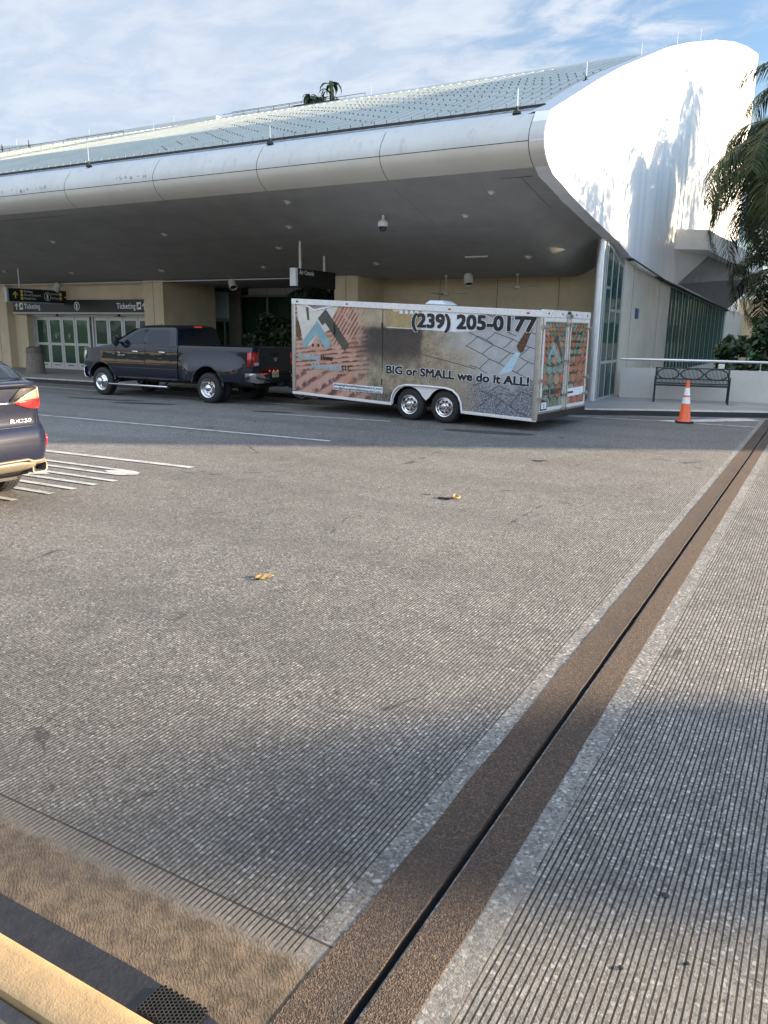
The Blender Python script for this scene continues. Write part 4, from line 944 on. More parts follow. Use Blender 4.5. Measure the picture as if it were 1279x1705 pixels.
cm_ = lambda n_, c_, v_=.12, r_=.25: mat(n_, c_, r_, var=v_, vs=4, coat=.3)
ART = [cm_("print_charcoal", (.055, .058, .056)), cm_("print_slate_blue", (.20, .34, .39)), cm_("print_cream", (.56, .55, .50)), cm_("print_purple_roof", (.30, .22, .24), .5), cm_("print_white", (.68, .71, .76)), cm_("print_brown", (.085, .045, .03), .5), cm_("print_water", (.42, .56, .66), .2), cm_("print_black", (.012, .014, .02)), cm_("print_gold_wall", (.33, .25, .13), .3), cm_("print_grout", (.06, .065, .075)), cm_("print_rose", (.44, .26, .22), .25)]
def P2(pts, lay=1): return [(a, .004 - .0022 * lay, c_) for a, c_ in pts]
k = MB()
k.poly(P2([(-6.15, 2.45), (-6.12, 2.51), (-5.57, 2.29), (-4.92, 2.41), (-5.02, 2.25), (-5.12, 2.10), (-5.06, 1.95), (-5.35, 1.80), (-5.55, 1.62), (-5.80, 1.50), (-5.96, 1.60), (-6.05, 1.95), (-6.12, 2.15)]), mi=2)
k.poly(P2([(-6.18, 2.2), (-6.18, 1.72), (-6.05, 1.62), (-6.02, 1.85), (-6.1, 2.05)], 1.5), mi=5)
k.poly(P2([(-6.11, 2.545), (-5.60, 2.335), (-4.9, 2.455), (-5.3, 2.50)], 2), mi=3)
k.poly(P2([(-6.12, 2.515), (-5.60, 2.300), (-4.93, 2.415), (-4.9, 2.455), (-5.60, 2.335), (-6.11, 2.545)], 2.5), mi=4)
k.poly(P2([(-5.875, 2.388), (-5.79, 2.38), (-5.766, 2.086), (-5.834, 2.103)], 2), mi=0)
k.poly(P2([(-5.569, 1.75), (-5.45, 1.62), (-5.38, 1.46), (-5.78, 1.47)], 1.2), mi=10)
# garage: gold wall, white door edge, four panes
k.poly(P2([(-3.63, 2.41), (-2.70, 2.375), (-2.70, 1.94), (-3.61, 1.965)]), mi=8); k.poly(P2([(-3.60, 2.41), (-3.32, 2.40), (-3.24, 2.30), (-3.38, 2.28)], 2), mi=2)
for a in (-3.255, -3.125, -2.995, -2.865): k.poly(P2([(a, 2.335), (a + .085, 2.332), (a + .085, 2.235), (a, 2.238)], 2), mi=4)
k.poly(P2([(-2.70, 2.385), (-1.45, 2.34), (-1.30, 2.22), (-1.28, 1.98), (-1.45, 1.90), (-1.9, 1.88), (-2.70, 1.915)]), mi=4)
k.poly(P2([(-3.60, 1.965), (-2.70, 1.935), (-2.70, 1.915), (-3.60, 1.945)], 2), mi=2)
# spray lance
k.poly(P2([(-.165, 2.265), (-.105, 2.26), (-.105, 2.15), (-.24, 1.80), (-.30, 1.64), (-.345, 1.525), (-.40, 1.50), (-.457, 1.543), (-.50, 1.63), (-.34, 1.885), (-.185, 2.12)], 2), mi=5)
k.poly(P2([(-.50, 1.525), (-.41, 1.49), (-.58, 1.14), (-.86, 1.06)], 1.5), mi=6)
LN = [[[-1.373, 2.3], [-1.03, 2.18], [-0.925, 2.29]], [[-0.851, 2.28], [-0.476, 2.22], [-0.625, 2.12]], [[-0.476, 2.22], [-0.342, 2.17], [-0.231, 2.25]], [[-1.622, 1.602], [-1.373, 1.788], [-1.0, 1.638], [-1.242, 1.456], [-1.623, 1.613]], [[-1.0, 1.638], [-1.167, 1.732], [-0.975, 1.877], [-0.578, 1.754], [-0.787, 1.578]], [[-1.373, 1.788], [-1.556, 1.869]], [[-1.167, 1.732], [-1.373, 1.806]], [[-1.242, 1.456], [-1.073, 1.362], [-0.718, 1.221]], [[-1.0, 1.638], [-0.624, 1.495], [-0.858, 1.293]], [[-0.624, 1.495], [-0.439, 1.436]], [[-0.578, 1.754], [-0.224, 1.613], [-0.416, 1.448]], [[-1.073, 1.362], [-1.292, 1.166], [-1.527, 1.224]], [[-0.439, 1.436], [-0.231, 1.336], [-0.469, 1.122], [-0.718, 1.221]], [[-0.231, 1.336], [-0.11, 1.3]], [[-0.469, 1.122], [-0.11, 0.955]], [[-0.224, 1.613], [-0.11, 1.585]], [[-0.731, 1.901], [-0.509, 1.819]], [[-0.194, 1.887], [-0.11, 1.858]], [[-1.292, 1.166], [-1.11, 1.084]], [[-3.014, 1.499], [-2.671, 1.415], [-2.17, 1.315], [-1.369, 1.152]], [[-1.102, 0.929], [-1.431, 0.823]], [[-1.246, 0.72], [-0.987, 0.656], [-1.282, 0.4]], [[-0.988, 0.667], [-0.756, 0.547], [-0.876, 0.45], [-0.894, 0.313]], [[-0.756, 0.547], [-0.527, 0.428], [-0.178, 0.276]], [[-0.527, 0.428], [-0.568, 0.503], [-0.351, 0.747], [-0.11, 0.676]], [[-1.09, 0.683], [-0.847, 0.853], [-0.596, 0.778]]]
for ln in LN:
    for p, q_ in zip(ln, ln[1:]):
        p, q_ = Vector(p), Vector(q_); d_ = (q_ - p).normalized(); nn = Vector((-d_.y, d_.x)); m1 = p.lerp(q_, .5) + nn * rnd.uniform(-.012, .012); w_ = .007
        for a, b_ in ((p, m1), (m1, q_)): k.poly(P2([tuple(a - nn * w_), tuple(b_ - nn * w_ * 1.1), tuple(b_ + nn * w_ * 1.1), tuple(a + nn * w_)], .7), mi=9)
k.build("wrap_artwork", ART, trl, smooth=0)
k = MB()
k.poly(P2([(-5.278, 2.341), (-4.597, 1.558), (-4.734, 1.411), (-5.296, 2.038), (-5.379, 1.973), (-5.515, 2.135)], 3), mi=0)
k.poly(P2([(-5.529, 2.087), (-5.109, 1.572), (-5.242, 1.438), (-5.569, 1.77), (-5.904, 1.452), (-6.013, 1.578)], 3.6), mi=1)
for a in (-5.70, -5.535): k.poly(P2([(a, 1.565), (a + .065, 1.562), (a + .065, 1.494), (a, 1.498)], 3.6), mi=7)
k.build("company_logo", ART, trl, smooth=0)
def tside(k, body, p, q_, h, mi, bold=0.0, lay=5):
    """one line of lettering on the side; weight comes from overlaid, slightly shifted copies"""
    u = Vector((q_[0] - p[0], 0, q_[1] - p[1])); n = 0
    for dx, dz in ((0, 0), (1, 0), (-1, 0), (0, 1), (0, -1), (1, 1), (-1, 1), (1, -1), (-1, -1)):
        if bold == 0 and n: break
        k.text(body, (p[0] + dx * bold, .004 - .0022 * lay - .00012 * n, p[1] + dz * bold * .8), u, (0, 0, 1), u.length, h, mi, 0.0); n += 1
def outlined(k, body, p, q_, h, mi, halo, bold=.004, hw=.012, lay=5):
    tside(k, body, p, q_, h, halo, bold + hw, lay - 1); tside(k, body, p, q_, h, mi, bold, lay)
k = MB(); outlined(k, "Amazing", (-6.116, 1.215), (-5.47, 1.208), .118, 1, 4, .005, .004); tside(k, "Home", (-5.42, 1.206), (-5.087, 1.20), .115, 7, .005)
outlined(k, "Maintenance", (-5.705, 1.0), (-4.83, 1.0), .115, 1, 4, .005, .004); tside(k, "LLC", (-4.79, 1.0), (-4.545, 1.0), .105, 7, .003)
k.poly(P2([(-5.06, .705), (-3.67, .672), (-3.67, .535), (-5.06, .552)], 2), mi=4)
tside(k, "AmazingHomeMaintenanceLLC.com", (-5.044, .645), (-3.69, .612), .045, 7, .001); tside(k, "Sales@AmazingHomeMaintenanceLLC.com", (-5.044, .572), (-3.71, .546), .04, 7, .001)
outlined(k, "(239) 205-0177", (-2.925, 1.975), (-.115, 1.905), .265, 7, 4, .0185, .010)
outlined(k, "BIG or SMALL we do it ALL!", (-3.565, .985), (-.195, .878), .160, 7, 4, .0115, .009)
k.build("side_lettering", ART, trl, smooth=0)

# rails and corner trims, proud of the panel
k = MB(); hexa(k, F, -.0, -.02, .02, ztp(F) - .125, ztp(F), ztp(0) - .125, ztp(0)); 
k.build("top_rail", m_tw, trl, smooth=0, bevel=.008)
k = MB(); hexa(k, F, -3.42, -.015, .02, zb(F), zb(F) + .06, zb(-3.42), zb(-3.42) + .06); k.build("bottom_rail", m_tw, trl, smooth=0, bevel=.006)
k = MB(); hexa(k, -1.655, 0, -.015, .02, zb(-1.655), zb(-1.655) + .06, zb(0), zb(0) + .06); k.build("bottom_rail", m_tw, trl, smooth=0, bevel=.006)
k = MB(); hexa(k, F - .01, F + .105, -.018, .02, zb(F) + .06, ztp(F) - .125); k.build("front_corner_trim", m_ta, trl, bevel=.02)
k = MB()
rows = []
for i in range(24):
    t = i / 23; z_ = lerp(zb(0) + .03, ztp(0) - .13, t); w_ = .085 + .012 * mnoise.noise(Vector((0, 0, z_ * 7)))
    rows.append([(-w_ - .02, .003, z_), (-w_, -.016, z_), (-.03, -.028 - .006 * mnoise.noise(Vector((3, 0, z_ * 9))), z_), (.004, -.022, z_), (.016, .0, z_), (.016, .03, z_)])
k.grid(rows); k.build("rear_corner_trim", m_ta, trl, smooth=60)
# riveted seams and small holes along the rails
k = MB()
for i in range(26):
    x_ = F + .2 + i * .235; k.sphere((x_, -.021, ztp(x_) - .03), .007, 6, 4)
k.build("rivets", m_ta, trl)
for i, (x_, mm) in enumerate(((-6.12, m_blk), (-4.66, m_red), (-2.02, m_red), (-.28, m_red))):
    k = MB(); k.sphere((x_, -.022, ztp(x_) - .062), .03, 12, 8, sq=(1.3, .35, .6)); k.build("marker_lamp", mm, trl)
# fender: double-hump skirt with rolled edge
k = MB(); inn = []
top = [(-3.40, .50), (-3.33, .62), (-3.22, .70), (-3.05, .745), (-2.55, .745), (-2.05, .73), (-1.88, .69), (-1.75, .59), (-1.68, .45)]
sk = []
for cxx in (-2.98, -2.10):
    sk.append([(cxx - .405 * math.cos(t), .33 + .40 * math.sin(t)) for t in [math.pi * (.08 + .76 * i / 12) if cxx < -2.5 else math.pi * (.16 + .76 * i / 12) for i in range(13)]])
low_ = [(-3.385, .33)] + sk[0] + [(-2.54, .455)] + sk[1] + [(-1.69, .33)]
up_ = [(-3.42, .33)] + [(interp([(0, -3.42), (6, -3.15), (13, -2.6), (14, -2.5), (21, -1.98), (27, -1.66)], i), 0) for i in range(1, len(low_) - 1)] + [(-1.655, .33)]
up2 = []
for i, (a, c_) in enumerate(up_):
    up2.append((a, interp([(-3.42, .33), (-3.40, .50), (-3.33, .62), (-3.22, .70), (-3.05, .745), (-2.55, .745), (-2.05, .73), (-1.88, .69), (-1.75, .59), (-1.68, .45), (-1.655, .33)], a)))
k.grid([[(a, -.004, c_), (b_[0], -.004, b_[1])] for (a, c_), b_ in zip(up2, low_)]); 
k.tube([(a, -.024, c_ + .01) for a, c_ in [(-3.43, zb(-3.43))] + top + [(-1.645, zb(-1.65))]], .022, 10)
k.build("fender", m_tw, trl, smooth=50)
# wheels
def put_wheel(parent, c, r, w_, rimr, style, s_=1):
    root = MB(); root.lathe([(rimr - .004, .02 * s_), (rimr + .010, .0), (r * .80, -.004 * s_), (r * .93, .01 * s_), (r * .985, .035 * s_), (r, .055 * s_), (r, (w_ - .055) * s_), (r * .96, (w_ - .02) * s_), (r * .8, w_ * s_), (rimr, w_ * s_)], (0, 0, 0), 'y', 48)
    nb = 48
    for j in range(nb):
        t = 2 * math.pi * j / nb
        for f0 in (.055, .055 + (w_ - .11) * .36, .055 + (w_ - .11) * .71):
            a = Vector((math.cos(t), 0, math.sin(t))); tt = Vector((-math.sin(t), 0, math.cos(t)))
            p = a * (r - .001) + Vector((0, s_ * f0, 0)); q_ = p + Vector((0, s_ * (w_ - .11) * .27, 0)) + tt * .012
            root.bar(p, q_, .030 * r / .38, .012, up=tuple(a))
    wh = root.build("wheel", m_tire, parent, smooth=40); wh.location = c
    k = MB()
    if style == 'mod':       # eight-hole steel wheel with centre cap
        k.lathe([(rimr, .005 * s_), (rimr + .004, -.004 * s_), (rimr - .012, .004 * s_), (rimr - .02, .03 * s_), (rimr * .80, .045 * s_), (rimr * .74, .028 * s_), (rimr * .62, .022 * s_), (rimr * .36, .03 * s_), (rimr * .34, -.005 * s_), (rimr * .30, -.02 * s_), (rimr * .18, -.028 * s_), (.001, -.03 * s_)], n=40, axis='y')
        k.build("rim", m_chrome, wh)
        h = MB()
        for j in range(8):
            t = 2 * math.pi * (j + .5) / 8; cc = Vector((rimr * .60 * math.cos(t), .018 * s_, rimr * .60 * math.sin(t)))
            h.sphere(cc, rimr * .115, 10, 6, sq=(1, .12, 1))
        for j in range(5):
            t = 2 * math.pi * j / 5; h.sphere((rimr * .42 * math.cos(t), .012 * s_, rimr * .42 * math.sin(t)), .010, 8, 5)
        h.build("rim_holes", m_blk, wh)
    elif style == 'dished':  # deep polished dually wheel
        k.lathe([(rimr, .004 * s_), (rimr + .006, -.006 * s_), (rimr - .014, .004 * s_), (rimr - .03, .05 * s_), (rimr * .78, .085 * s_), (rimr * .70, .10 * s_), (rimr * .50, .095 * s_), (rimr * .44, .05 * s_), (rimr * .42, .0), (rimr * .34, -.02 * s_), (rimr * .20, -.045 * s_), (.001, -.05 * s_)], n=44, axis='y'); k.build("rim", m_chrome, wh)
        h = MB()
        for j in range(8):
            t = 2 * math.pi * j / 8; h.sphere((rimr * .66 * math.cos(t), .094 * s_, rimr * .66 * math.sin(t)), rimr * .10, 10, 6, sq=(1.25, .12, 1))
        h.build("rim_holes", m_blk, wh)
    elif style == 'front':   # convex polished cover
        k.lathe([(rimr, .004 * s_), (rimr + .006, -.006 * s_), (rimr - .014, .004 * s_), (rimr - .03, .035 * s_), (rimr * .80, .035 * s_), (rimr * .70, .01 * s_), (rimr * .52, -.02 * s_), (rimr * .44, -.05 * s_), (rimr * .42, -.085 * s_), (rimr * .30, -.10 * s_), (.001, -.105 * s_)], n=44, axis='y'); k.build("rim", m_chrome, wh)
        h = MB()
        for j in range(8):
            t = 2 * math.pi * j / 8; h.sphere((rimr * .66 * math.cos(t), .006 * s_, rimr * .66 * math.sin(t)), rimr * .10, 10, 6, sq=(1.1, .14, 1))
        h.build("rim_holes", m_blk, wh)
    else:                    # five double spokes
        k.lathe([(rimr, .005 * s_), (rimr - .02, .02 * s_), (rimr - .03, .10 * s_), (rimr * .2, .12 * s_)], n=40, axis='y')
        for j in range(10):
            t = 2 * math.pi * j / 10 + (.12 if j % 2 else -.12); k.bar((rimr * .15 * math.cos(t), .03 * s_, rimr * .15 * math.sin(t)), ((rimr - .01) * math.cos(t), .015 * s_, (rimr - .01) * math.sin(t)), .035, .03, up=(0, 1, 0))
        k.lathe([(.06, .03 * s_), (.055, -.0 * s_), (.001, -.004 * s_)], n=20, axis='y'); k.build("rim", m_chrome, wh)
    return wh
for cxx, zc in ((-2.98, .345), (-2.105, .345)):
    put_wheel(trl, (cxx, .035, zc), .345, .22, .205, 'mod'); put_wheel(trl, (cxx, TW - .035, zc), .345, .22, .205, 'mod', -1)
k = MB(); k.box((-3.4, .26, .30), (-1.7, .9, .36)); 
for cxx in (-2.98, -2.105): k.tube([(cxx, .2, .345), (cxx, TW - .2, .345)], .045, 10)
k.build("axles", m_blk, trl)
# rear: frame, doors with printed tiles, hardware
k = MB()
hexa(k, -.02, .015, .0, TW, ztp(0) - .12, ztp(0) + .02); k.build("rear_header", m_tw, trl, smooth=0, bevel=.006)
k = MB(); hexa(k, -.02, .012, TW - .06, TW, .36, 2.2); hexa(k, -.02, .012, .0, .07, .34, 2.2); hexa(k, -.02, .010, .07, TW - .06, .33, .38); k.build("rear_frame", m_ta, trl, smooth=0)
k = MB(); hexa(k, -.06, .03, .02, TW - .02, .20, .335); k.build("rear_sill", m_blk, trl, smooth=0)
HT = [cm_("print_tile_orange", (.34, .115, .055), .3), cm_("print_tile_green", (.14, .18, .125), .3), cm_("print_tile_shadow", (.05, .045, .04)), cm_("print_tile_peach", (.36, .19, .115), .25), cm_("print_tile_sage", (.19, .24, .19), .25)] + [ART[0], ART[1], ART[4], ART[7]]
hr = random.Random(5)
def clip_poly(P, y0, y1, z0, z1):
    for ax_, lim, sgn in ((0, y0, 1), (0, y1, -1), (1, z0, 1), (1, z1, -1)):
        out = []
        for i in range(len(P)):
            a, b_ = P[i - 1], P[i]; da, db = (a[ax_] - lim) * sgn, (b_[ax_] - lim) * sgn
            if (da >= 0) != (db >= 0):
                t = da / (da - db); out.append((a[0] + (b_[0] - a[0]) * t, a[1] + (b_[1] - a[1]) * t))
            if db >= 0: out.append(b_)
        P = out
        if len(P) < 3: return None
    return P
def rear_door(y0, y1, nm):
    d_ = MB(); hexa(d_, .0, .022, y0, y1, .38, 2.175); dr = d_.build(nm, m_tw, trl, smooth=0)
    k = MB(); a0, a1, z0, z1 = y0 + .07, y1 - .07, .45, 2.10
    k.poly([(.0235, a0, z0), (.0235, a1, z0), (.0235, a1, z1), (.0235, a0, z1)], mi=2)
    z_ = z1; rowh = .045; j = 0
    while z_ > z0 - .3:
        hgt = rowh; wd = .10 + rowh * 1.15; off_ = (j % 2) * wd / 2; yy_ = 1.25 - wd * 14 + off_
        while yy_ < 2.6:
            hw, hh_ = wd * .495, hgt * .70
            P = [(yy_ - hw, z_ - hh_ * .45), (yy_ - hw * .55, z_ - hh_), (yy_ + hw * .55, z_ - hh_), (yy_ + hw, z_ - hh_ * .45), (yy_ + hw * .92, z_ + hh_ * .35), (yy_ + hw * .45, z_ + hh_ * .86), (yy_ - hw * .45, z_ + hh_ * .86), (yy_ - hw * .92, z_ + hh_ * .35)]
            P = clip_poly(P, a0, a1, z0, z1)
            ci = hr.choices([0, 3, 1, 4], [3, 2, 3, 2] if z_ > 1.35 or y0 > 1 else [1, 2, 3, 6])[0]
            if P: k.poly([(.0245, a, c_) for a, c_ in P], mi=ci)
            yy_ += wd
        z_ -= hgt * 1.42; rowh *= 1.155; j += 1
    k.build("printed_tiles", HT, dr, smooth=0)
    return dr
d1 = rear_door(.075, 1.22, "left_rear_door"); d2 = rear_door(1.27, 2.395, "right_rear_door")
d1.name = "rear_door"; d2.name = "rear_door"
k = MB(); RX = .027
def PR(pts, dx=0): return [(RX + dx, a, c_) for a, c_ in pts]
k.poly(PR([(.709, 1.861), (1.053, 1.44), (.972, 1.369), (.70, 1.72), (.66, 1.69), (.584, 1.76)]), mi=5); k.poly(PR([(.58, 1.72), (.80, 1.44), (.74, 1.37), (.56, 1.58), (.39, 1.36), (.315, 1.425)], .001), mi=6)
for a in (.485, .57): k.poly(PR([(a, 1.46), (a + .035, 1.46), (a + .035, 1.42), (a, 1.42)], .001), mi=8)
U2, V2 = (0, 1, 0), (0, 0, 1)
k.text("Amazing Home", (RX + .001, .32, 1.24), U2, V2, .48, .055, 8, .01); k.text("Maintenance LLC", (RX + .001, .50, 1.13), U2, V2, .46, .05, 6, .01)
k.text("(239) 205-0177", (RX + .001, .19, .70), U2, V2, .90, .10, 8, .05)
k.build("door_logo", HT, d1, smooth=0)
k = MB(); k.poly(PR([(.10, .40), (.41, .40), (.41, .585), (.10, .585)], .0005), mi=8); k.poly(PR([(.13, .43), (.38, .43), (.38, .56), (.13, .56)], .001), mi=7); k.text("2", (RX + .002, .22, .46), U2, V2, .06, .07, 1, .02); k.build("sticker", HT, d1, smooth=0)
k = MB()
for j, (tx, z_, w_) in enumerate((("Pressure Washing", 1.86, .62), ("Roof Cleaning", 1.70, .55), ("Paver Sealing", 1.56, .55), ("Window Cleaning", 1.42, .62), ("Driveways", 1.22, .40), ("Pool Decks", 1.06, .42), ("Gutters", .86, .3))):
    k.text(tx, (RX, 1.40, z_), U2, V2, w_, .055, 8, .02)
k.poly(PR([(1.36, .60), (2.28, .62), (2.28, .78), (1.36, .77)]), mi=7); k.poly(PR([(1.40, .66), (1.72, .665), (1.72, .71), (1.40, .705)], .001), mi=8); k.build("service_list", HT, d2, smooth=0)
for y_ in (1.17, 1.31):
    k = MB(); k.tube([(.055, y_, .36), (.055, y_, 2.25)], .014, 8); k.box((.02, y_ - .03, .62), (.07, y_ + .03, .68)); k.box((.02, y_ - .03, 1.28), (.075, y_ + .03, 1.36)); k.box((.02, y_ - .03, 2.02), (.07, y_ + .03, 2.08)); k.box((.01, y_ - .035, 2.17), (.08, y_ + .035, 2.25)); k.box((.01, y_ - .035, .35), (.08, y_ + .035, .40)); k.build("lock_rod", m_ta, trl)
k = MB(); k.tube([(.07, 1.17, 1.32), (.095, 1.05, 1.31), (.09, .92, 1.28)], .014, 8); k.build("door_handle", m_ta, trl)
for y_, s_ in ((.0, 1), (TW, -1)):
    for z_ in (1.99, .98, .63):
        k = MB(); k.box((.0, y_ - .03 * s_, z_ - .04), (.05, y_ + .06 * s_, z_ + .04)); k.tube([(.045, y_ + .05 * s_, z_), (.045, y_ + .26 * s_, z_ + .005)], .018, 8); k.build("hinge", m_ta, trl)
for y_ in (.28, .95, 1.66, 2.26):
    k = MB(); k.sphere((.017, y_, ztp(0) - .05), .028, 12, 6, sq=(.4, 1.1, .8)); k.build("marker_lamp", m_red, trl)
k = MB(); k.sphere((.03, 1.25, ztp(0) - .03), .07, 8, 6, sq=(.5, 1, .6)); k.build("cable_bundle", m_blk, trl)
# roof vent
k = MB(); xv = -2.62; k.box((xv - .2, .45, ztp(xv) - .02), (xv + .2, .85, ztp(xv) + .03)); k._a([(xv - .27, .38, ztp(xv) + .03), (xv + .27, .38, ztp(xv) + .01), (xv + .27, .92, ztp(xv) + .01), (xv - .27, .92, ztp(xv) + .03), (xv - .18, .45, ztp(xv) + .11), (xv + .12, .45, ztp(xv) + .10), (xv + .12, .85, ztp(xv) + .10), (xv - .18, .85, ztp(xv) + .11)], [(0, 1, 5, 4), (1, 2, 6, 5), (2, 3, 7, 6), (3, 0, 4, 7), (4, 5, 6, 7), (3, 2, 1, 0)]); k.build("roof_vent", mat("translucent_vent", (.60, .64, .70), .3), trl, bevel=.02)
# side door edge: hinge line of the service door, left of the phone number
k = MB(); k.box((-3.70, -.001, 1.0), (-3.685, .004, 2.42)); k.box((-3.72, -.008, 1.93), (-3.68, .004, 2.05)); k.box((-3.71, -.006, .72), (-3.69, .004, .86)); k.build("side_door_seam", m_blk, trl, smooth=0)
k = MB(); k.poly([(-5.02, -.012, 1.78), (-5.07, -.012, 1.82), (-5.02, -.012, 1.74)], (0, .008, 0)); k.tube([(-5.03, -.02, 2.0), (-5.01, -.02, 1.82), (-5.05, -.02, 1.79)], .012, 6); k.build("side_latch", m_blk, trl)
# tongue, jack and coupler
k = MB(); k.bar((F + .1, .55, .42), (F - 1.2, TW / 2, .46), .08, .10); k.bar((F + .1, TW - .55, .42), (F - 1.2, TW / 2, .46), .08, .10); k.tube([(F - .75, TW / 2, .12), (F - .75, TW / 2, .85)], .035, 10); k.box((F - .85, TW / 2 - .1, .12), (F - .65, TW / 2 + .1, .14)); k.bar((F - 1.15, TW / 2, .48), (F - 1.42, TW / 2, .48), .09, .10); k.build("drawbar", m_blk, trl)
k = MB(); k.tube([(F - .2, .8, .35), (F - .5, .9, .18), (F - .9, 1.1, .22), (F - 1.3, 1.2, .45)], .012, 6); k.tube([(F - .2, 1.6, .35), (F - .55, 1.5, .15), (F - 1.0, 1.35, .2), (F - 1.3, 1.26, .45)], .01, 6); k.build("safety_chain", m_ta, trl)

# ================================================================== VEHICLES
def carpaint(name, base, flake, rough=.28):
    m, g, b = newmat(name); o = g.obj(); sp = g.noise(o, 900, 1)
    g.put(b.inputs['Base Color'], g.mix(g.sm(sp, .45, .7), base, flake)); b.inputs['Metallic'].default_value = 0; b.inputs['Specular IOR Level'].default_value = .08; b.inputs['Roughness'].default_value = rough
    b.inputs['Coat Weight'].default_value = 1.0; b.inputs['Coat Roughness'].default_value = .03
    g.put(b.inputs['Coat Normal'], g.bump(g.noise(o, 1.7, 2), 1.0, .004)); return m
m_grey = carpaint("granite_metallic_paint", (.006, .009, .017), (.014, .018, .030))
m_navy = carpaint("violet_grey_metallic_paint", (.006, .008, .020), (.016, .020, .042), .4)
m_cglass = mat("car_window_glass", (.006, .010, .018), .04, spec=.6, var=.05)
m_lens = mat("clear_lamp", (.55, .55, .5), .08, .3)
def boolcut(o, cutters, mt):
    for c_ in cutters:
        co = c_.build("cut", mt, o.parent, smooth=0); bpy.context.view_layer.update()
        m = o.modifiers.new('b', 'BOOLEAN'); m.operation = 'DIFFERENCE'; m.object = co; m.solver = 'EXACT'
        try: m.material_mode = 'TRANSFER'
        except Exception: pass
        me = bpy.data.meshes.new_from_object(o.evaluated_get(bpy.context.evaluated_depsgraph_get()))
        o.modifiers.clear(); o.data = me; bpy.data.objects.remove(co)
    o.data.set_sharp_from_angle(angle=R(32))
def loft(name, secs, mt, parent, smooth=32):
    """secs: list of closed rings (lists of points) in order; capped at both ends"""
    k = MB(); k.grid(secs, closed=True); n = len(secs[0]); m = len(secs)
    k._a(secs[0], [tuple(range(n))]); k._a(secs[-1], [tuple(range(n))])
    me = k.build(name, mt, parent, smooth=smooth)
    bm = bmesh.new(); bm.from_mesh(me.data); bmesh.ops.remove_doubles(bm, verts=bm.verts, dist=.0004); bmesh.ops.recalc_face_normals(bm, faces=bm.faces); bm.to_mesh(me.data); bm.free(); me.data.set_sharp_from_angle(angle=R(smooth))
    return me

# ---------------------------------------------------------------- pickup, local +x forward, origin at the tailgate
trk = empty("pickup_truck", (-12.43, 16.40, 0), rz=math.pi, label="dark grey crew cab dually pickup truck with chrome wheels and running boards, towing the trailer", cat="pickup truck")
def tsec(x_):
    """body side section: half outline from the sill up to the centre of the top"""
    bed = x_ < 2.46
    w = .925; zbot = .50; zt_ = 1.405
    if bed: zt_ = 1.425
    if x_ > 4.9: zt_ = interp([(4.9, 1.415), (5.3, 1.37), (5.8, 1.29), (6.08, 1.21), (6.2, 1.12)], x_)
    nosef = interp([(5.3, 0), (5.8, .02), (6.05, .07), (6.2, .16), (6.27, .26)], x_)
    w -= nosef
    if bed:   # dually flare
        fl = .17 * sstep(.22, .80, x_) * (1 - sstep(1.88, 2.36, x_)); tail = 0
    else: fl = 0
    pts = [(w - .06, zbot), (w - .012 + fl * .9, zbot + .07), (w + fl, .72), (w + .008 + fl * .96, .86), (w + .006 + fl * .72, .96), (w - .004 + fl * .22, 1.07), (w - .014, 1.22), (w - .018, 1.31), (w - .03, zt_ - .03), (w - .05, zt_), (w - .09, zt_ + .004)]
    if bed: pts += [(w - .11, zt_ - .01), (w - .12, 1.05), (0.0, 1.04)]
    elif x_ > 4.95: pts += [(w - .25, zt_ + .015), (w - .40, zt_ + .05 * (1 - (x_ - 4.95) / 1.3)), (0.0, zt_ + .05)]
    else: pts += [(w - .12, zt_ + .01), (w - .3, zt_ + .01), (0.0, zt_ + .01)]
    ring_ = [(x_, y_, z_) for y_, z_ in pts] + [(x_, -y_, z_) for y_, z_ in reversed(pts[:-1])]
    return ring_
xs_ = [0.0, .02, .12] + [.2 + i * .08 for i in range(28)] + [2.44]
bedo = loft("cargo_bed", [tsec(v) for v in xs_], m_grey, trk)
cabl = loft("lower_body", [tsec(v) for v in (2.475, 2.52, 3.0, 3.55, 4.1, 4.6, 4.93, 5.05, 5.3, 5.55, 5.8, 5.95, 6.06, 6.14, 6.2, 6.24)], m_grey, trk)
c1_ = MB(); c1_.lathe([(.50, -1.3), (.50, 1.3)], (1.34, 0, .44), 'y', 40, caps=True); boolcut(bedo, [c1_], m_blk)
c1_ = MB(); c1_.lathe([(.49, -1.3), (.49, 1.3)], (5.34, 0, .43), 'y', 40, caps=True); boolcut(cabl, [c1_], m_blk)
# flare lip of the arches
for cxx, rr_, yy_ in ((1.34, .515, 1.085), (5.34, .50, .925)):
    for s_ in (1, -1):
        k = MB(); pts = [(cxx + rr_ * math.cos(t), s_ * (yy_ - (.02 if math.sin(t) < .5 else .05 * (math.sin(t) - .5)) ), .43 + rr_ * math.sin(t)) for t in [math.pi * (.02 + .96 * i / 24) for i in range(25)]]
        k.tube(pts, .022, 8); k.build("arch_lip", m_grey, trk)
# frame and underside
k = MB(); k.box((.1, -.55, .42), (6.0, .55, .62)); k.box((.1, -.8, .52), (.75, .8, .62)); k.tube([(1.34, -.9, .40), (1.34, .9, .40)], .07, 12); k.tube([(5.34, -.8, .40), (5.34, .8, .40)], .06, 12); k.box((2.4, -.85, .50), (4.9, .85, .56)); k.build("chassis", m_blk, trk)
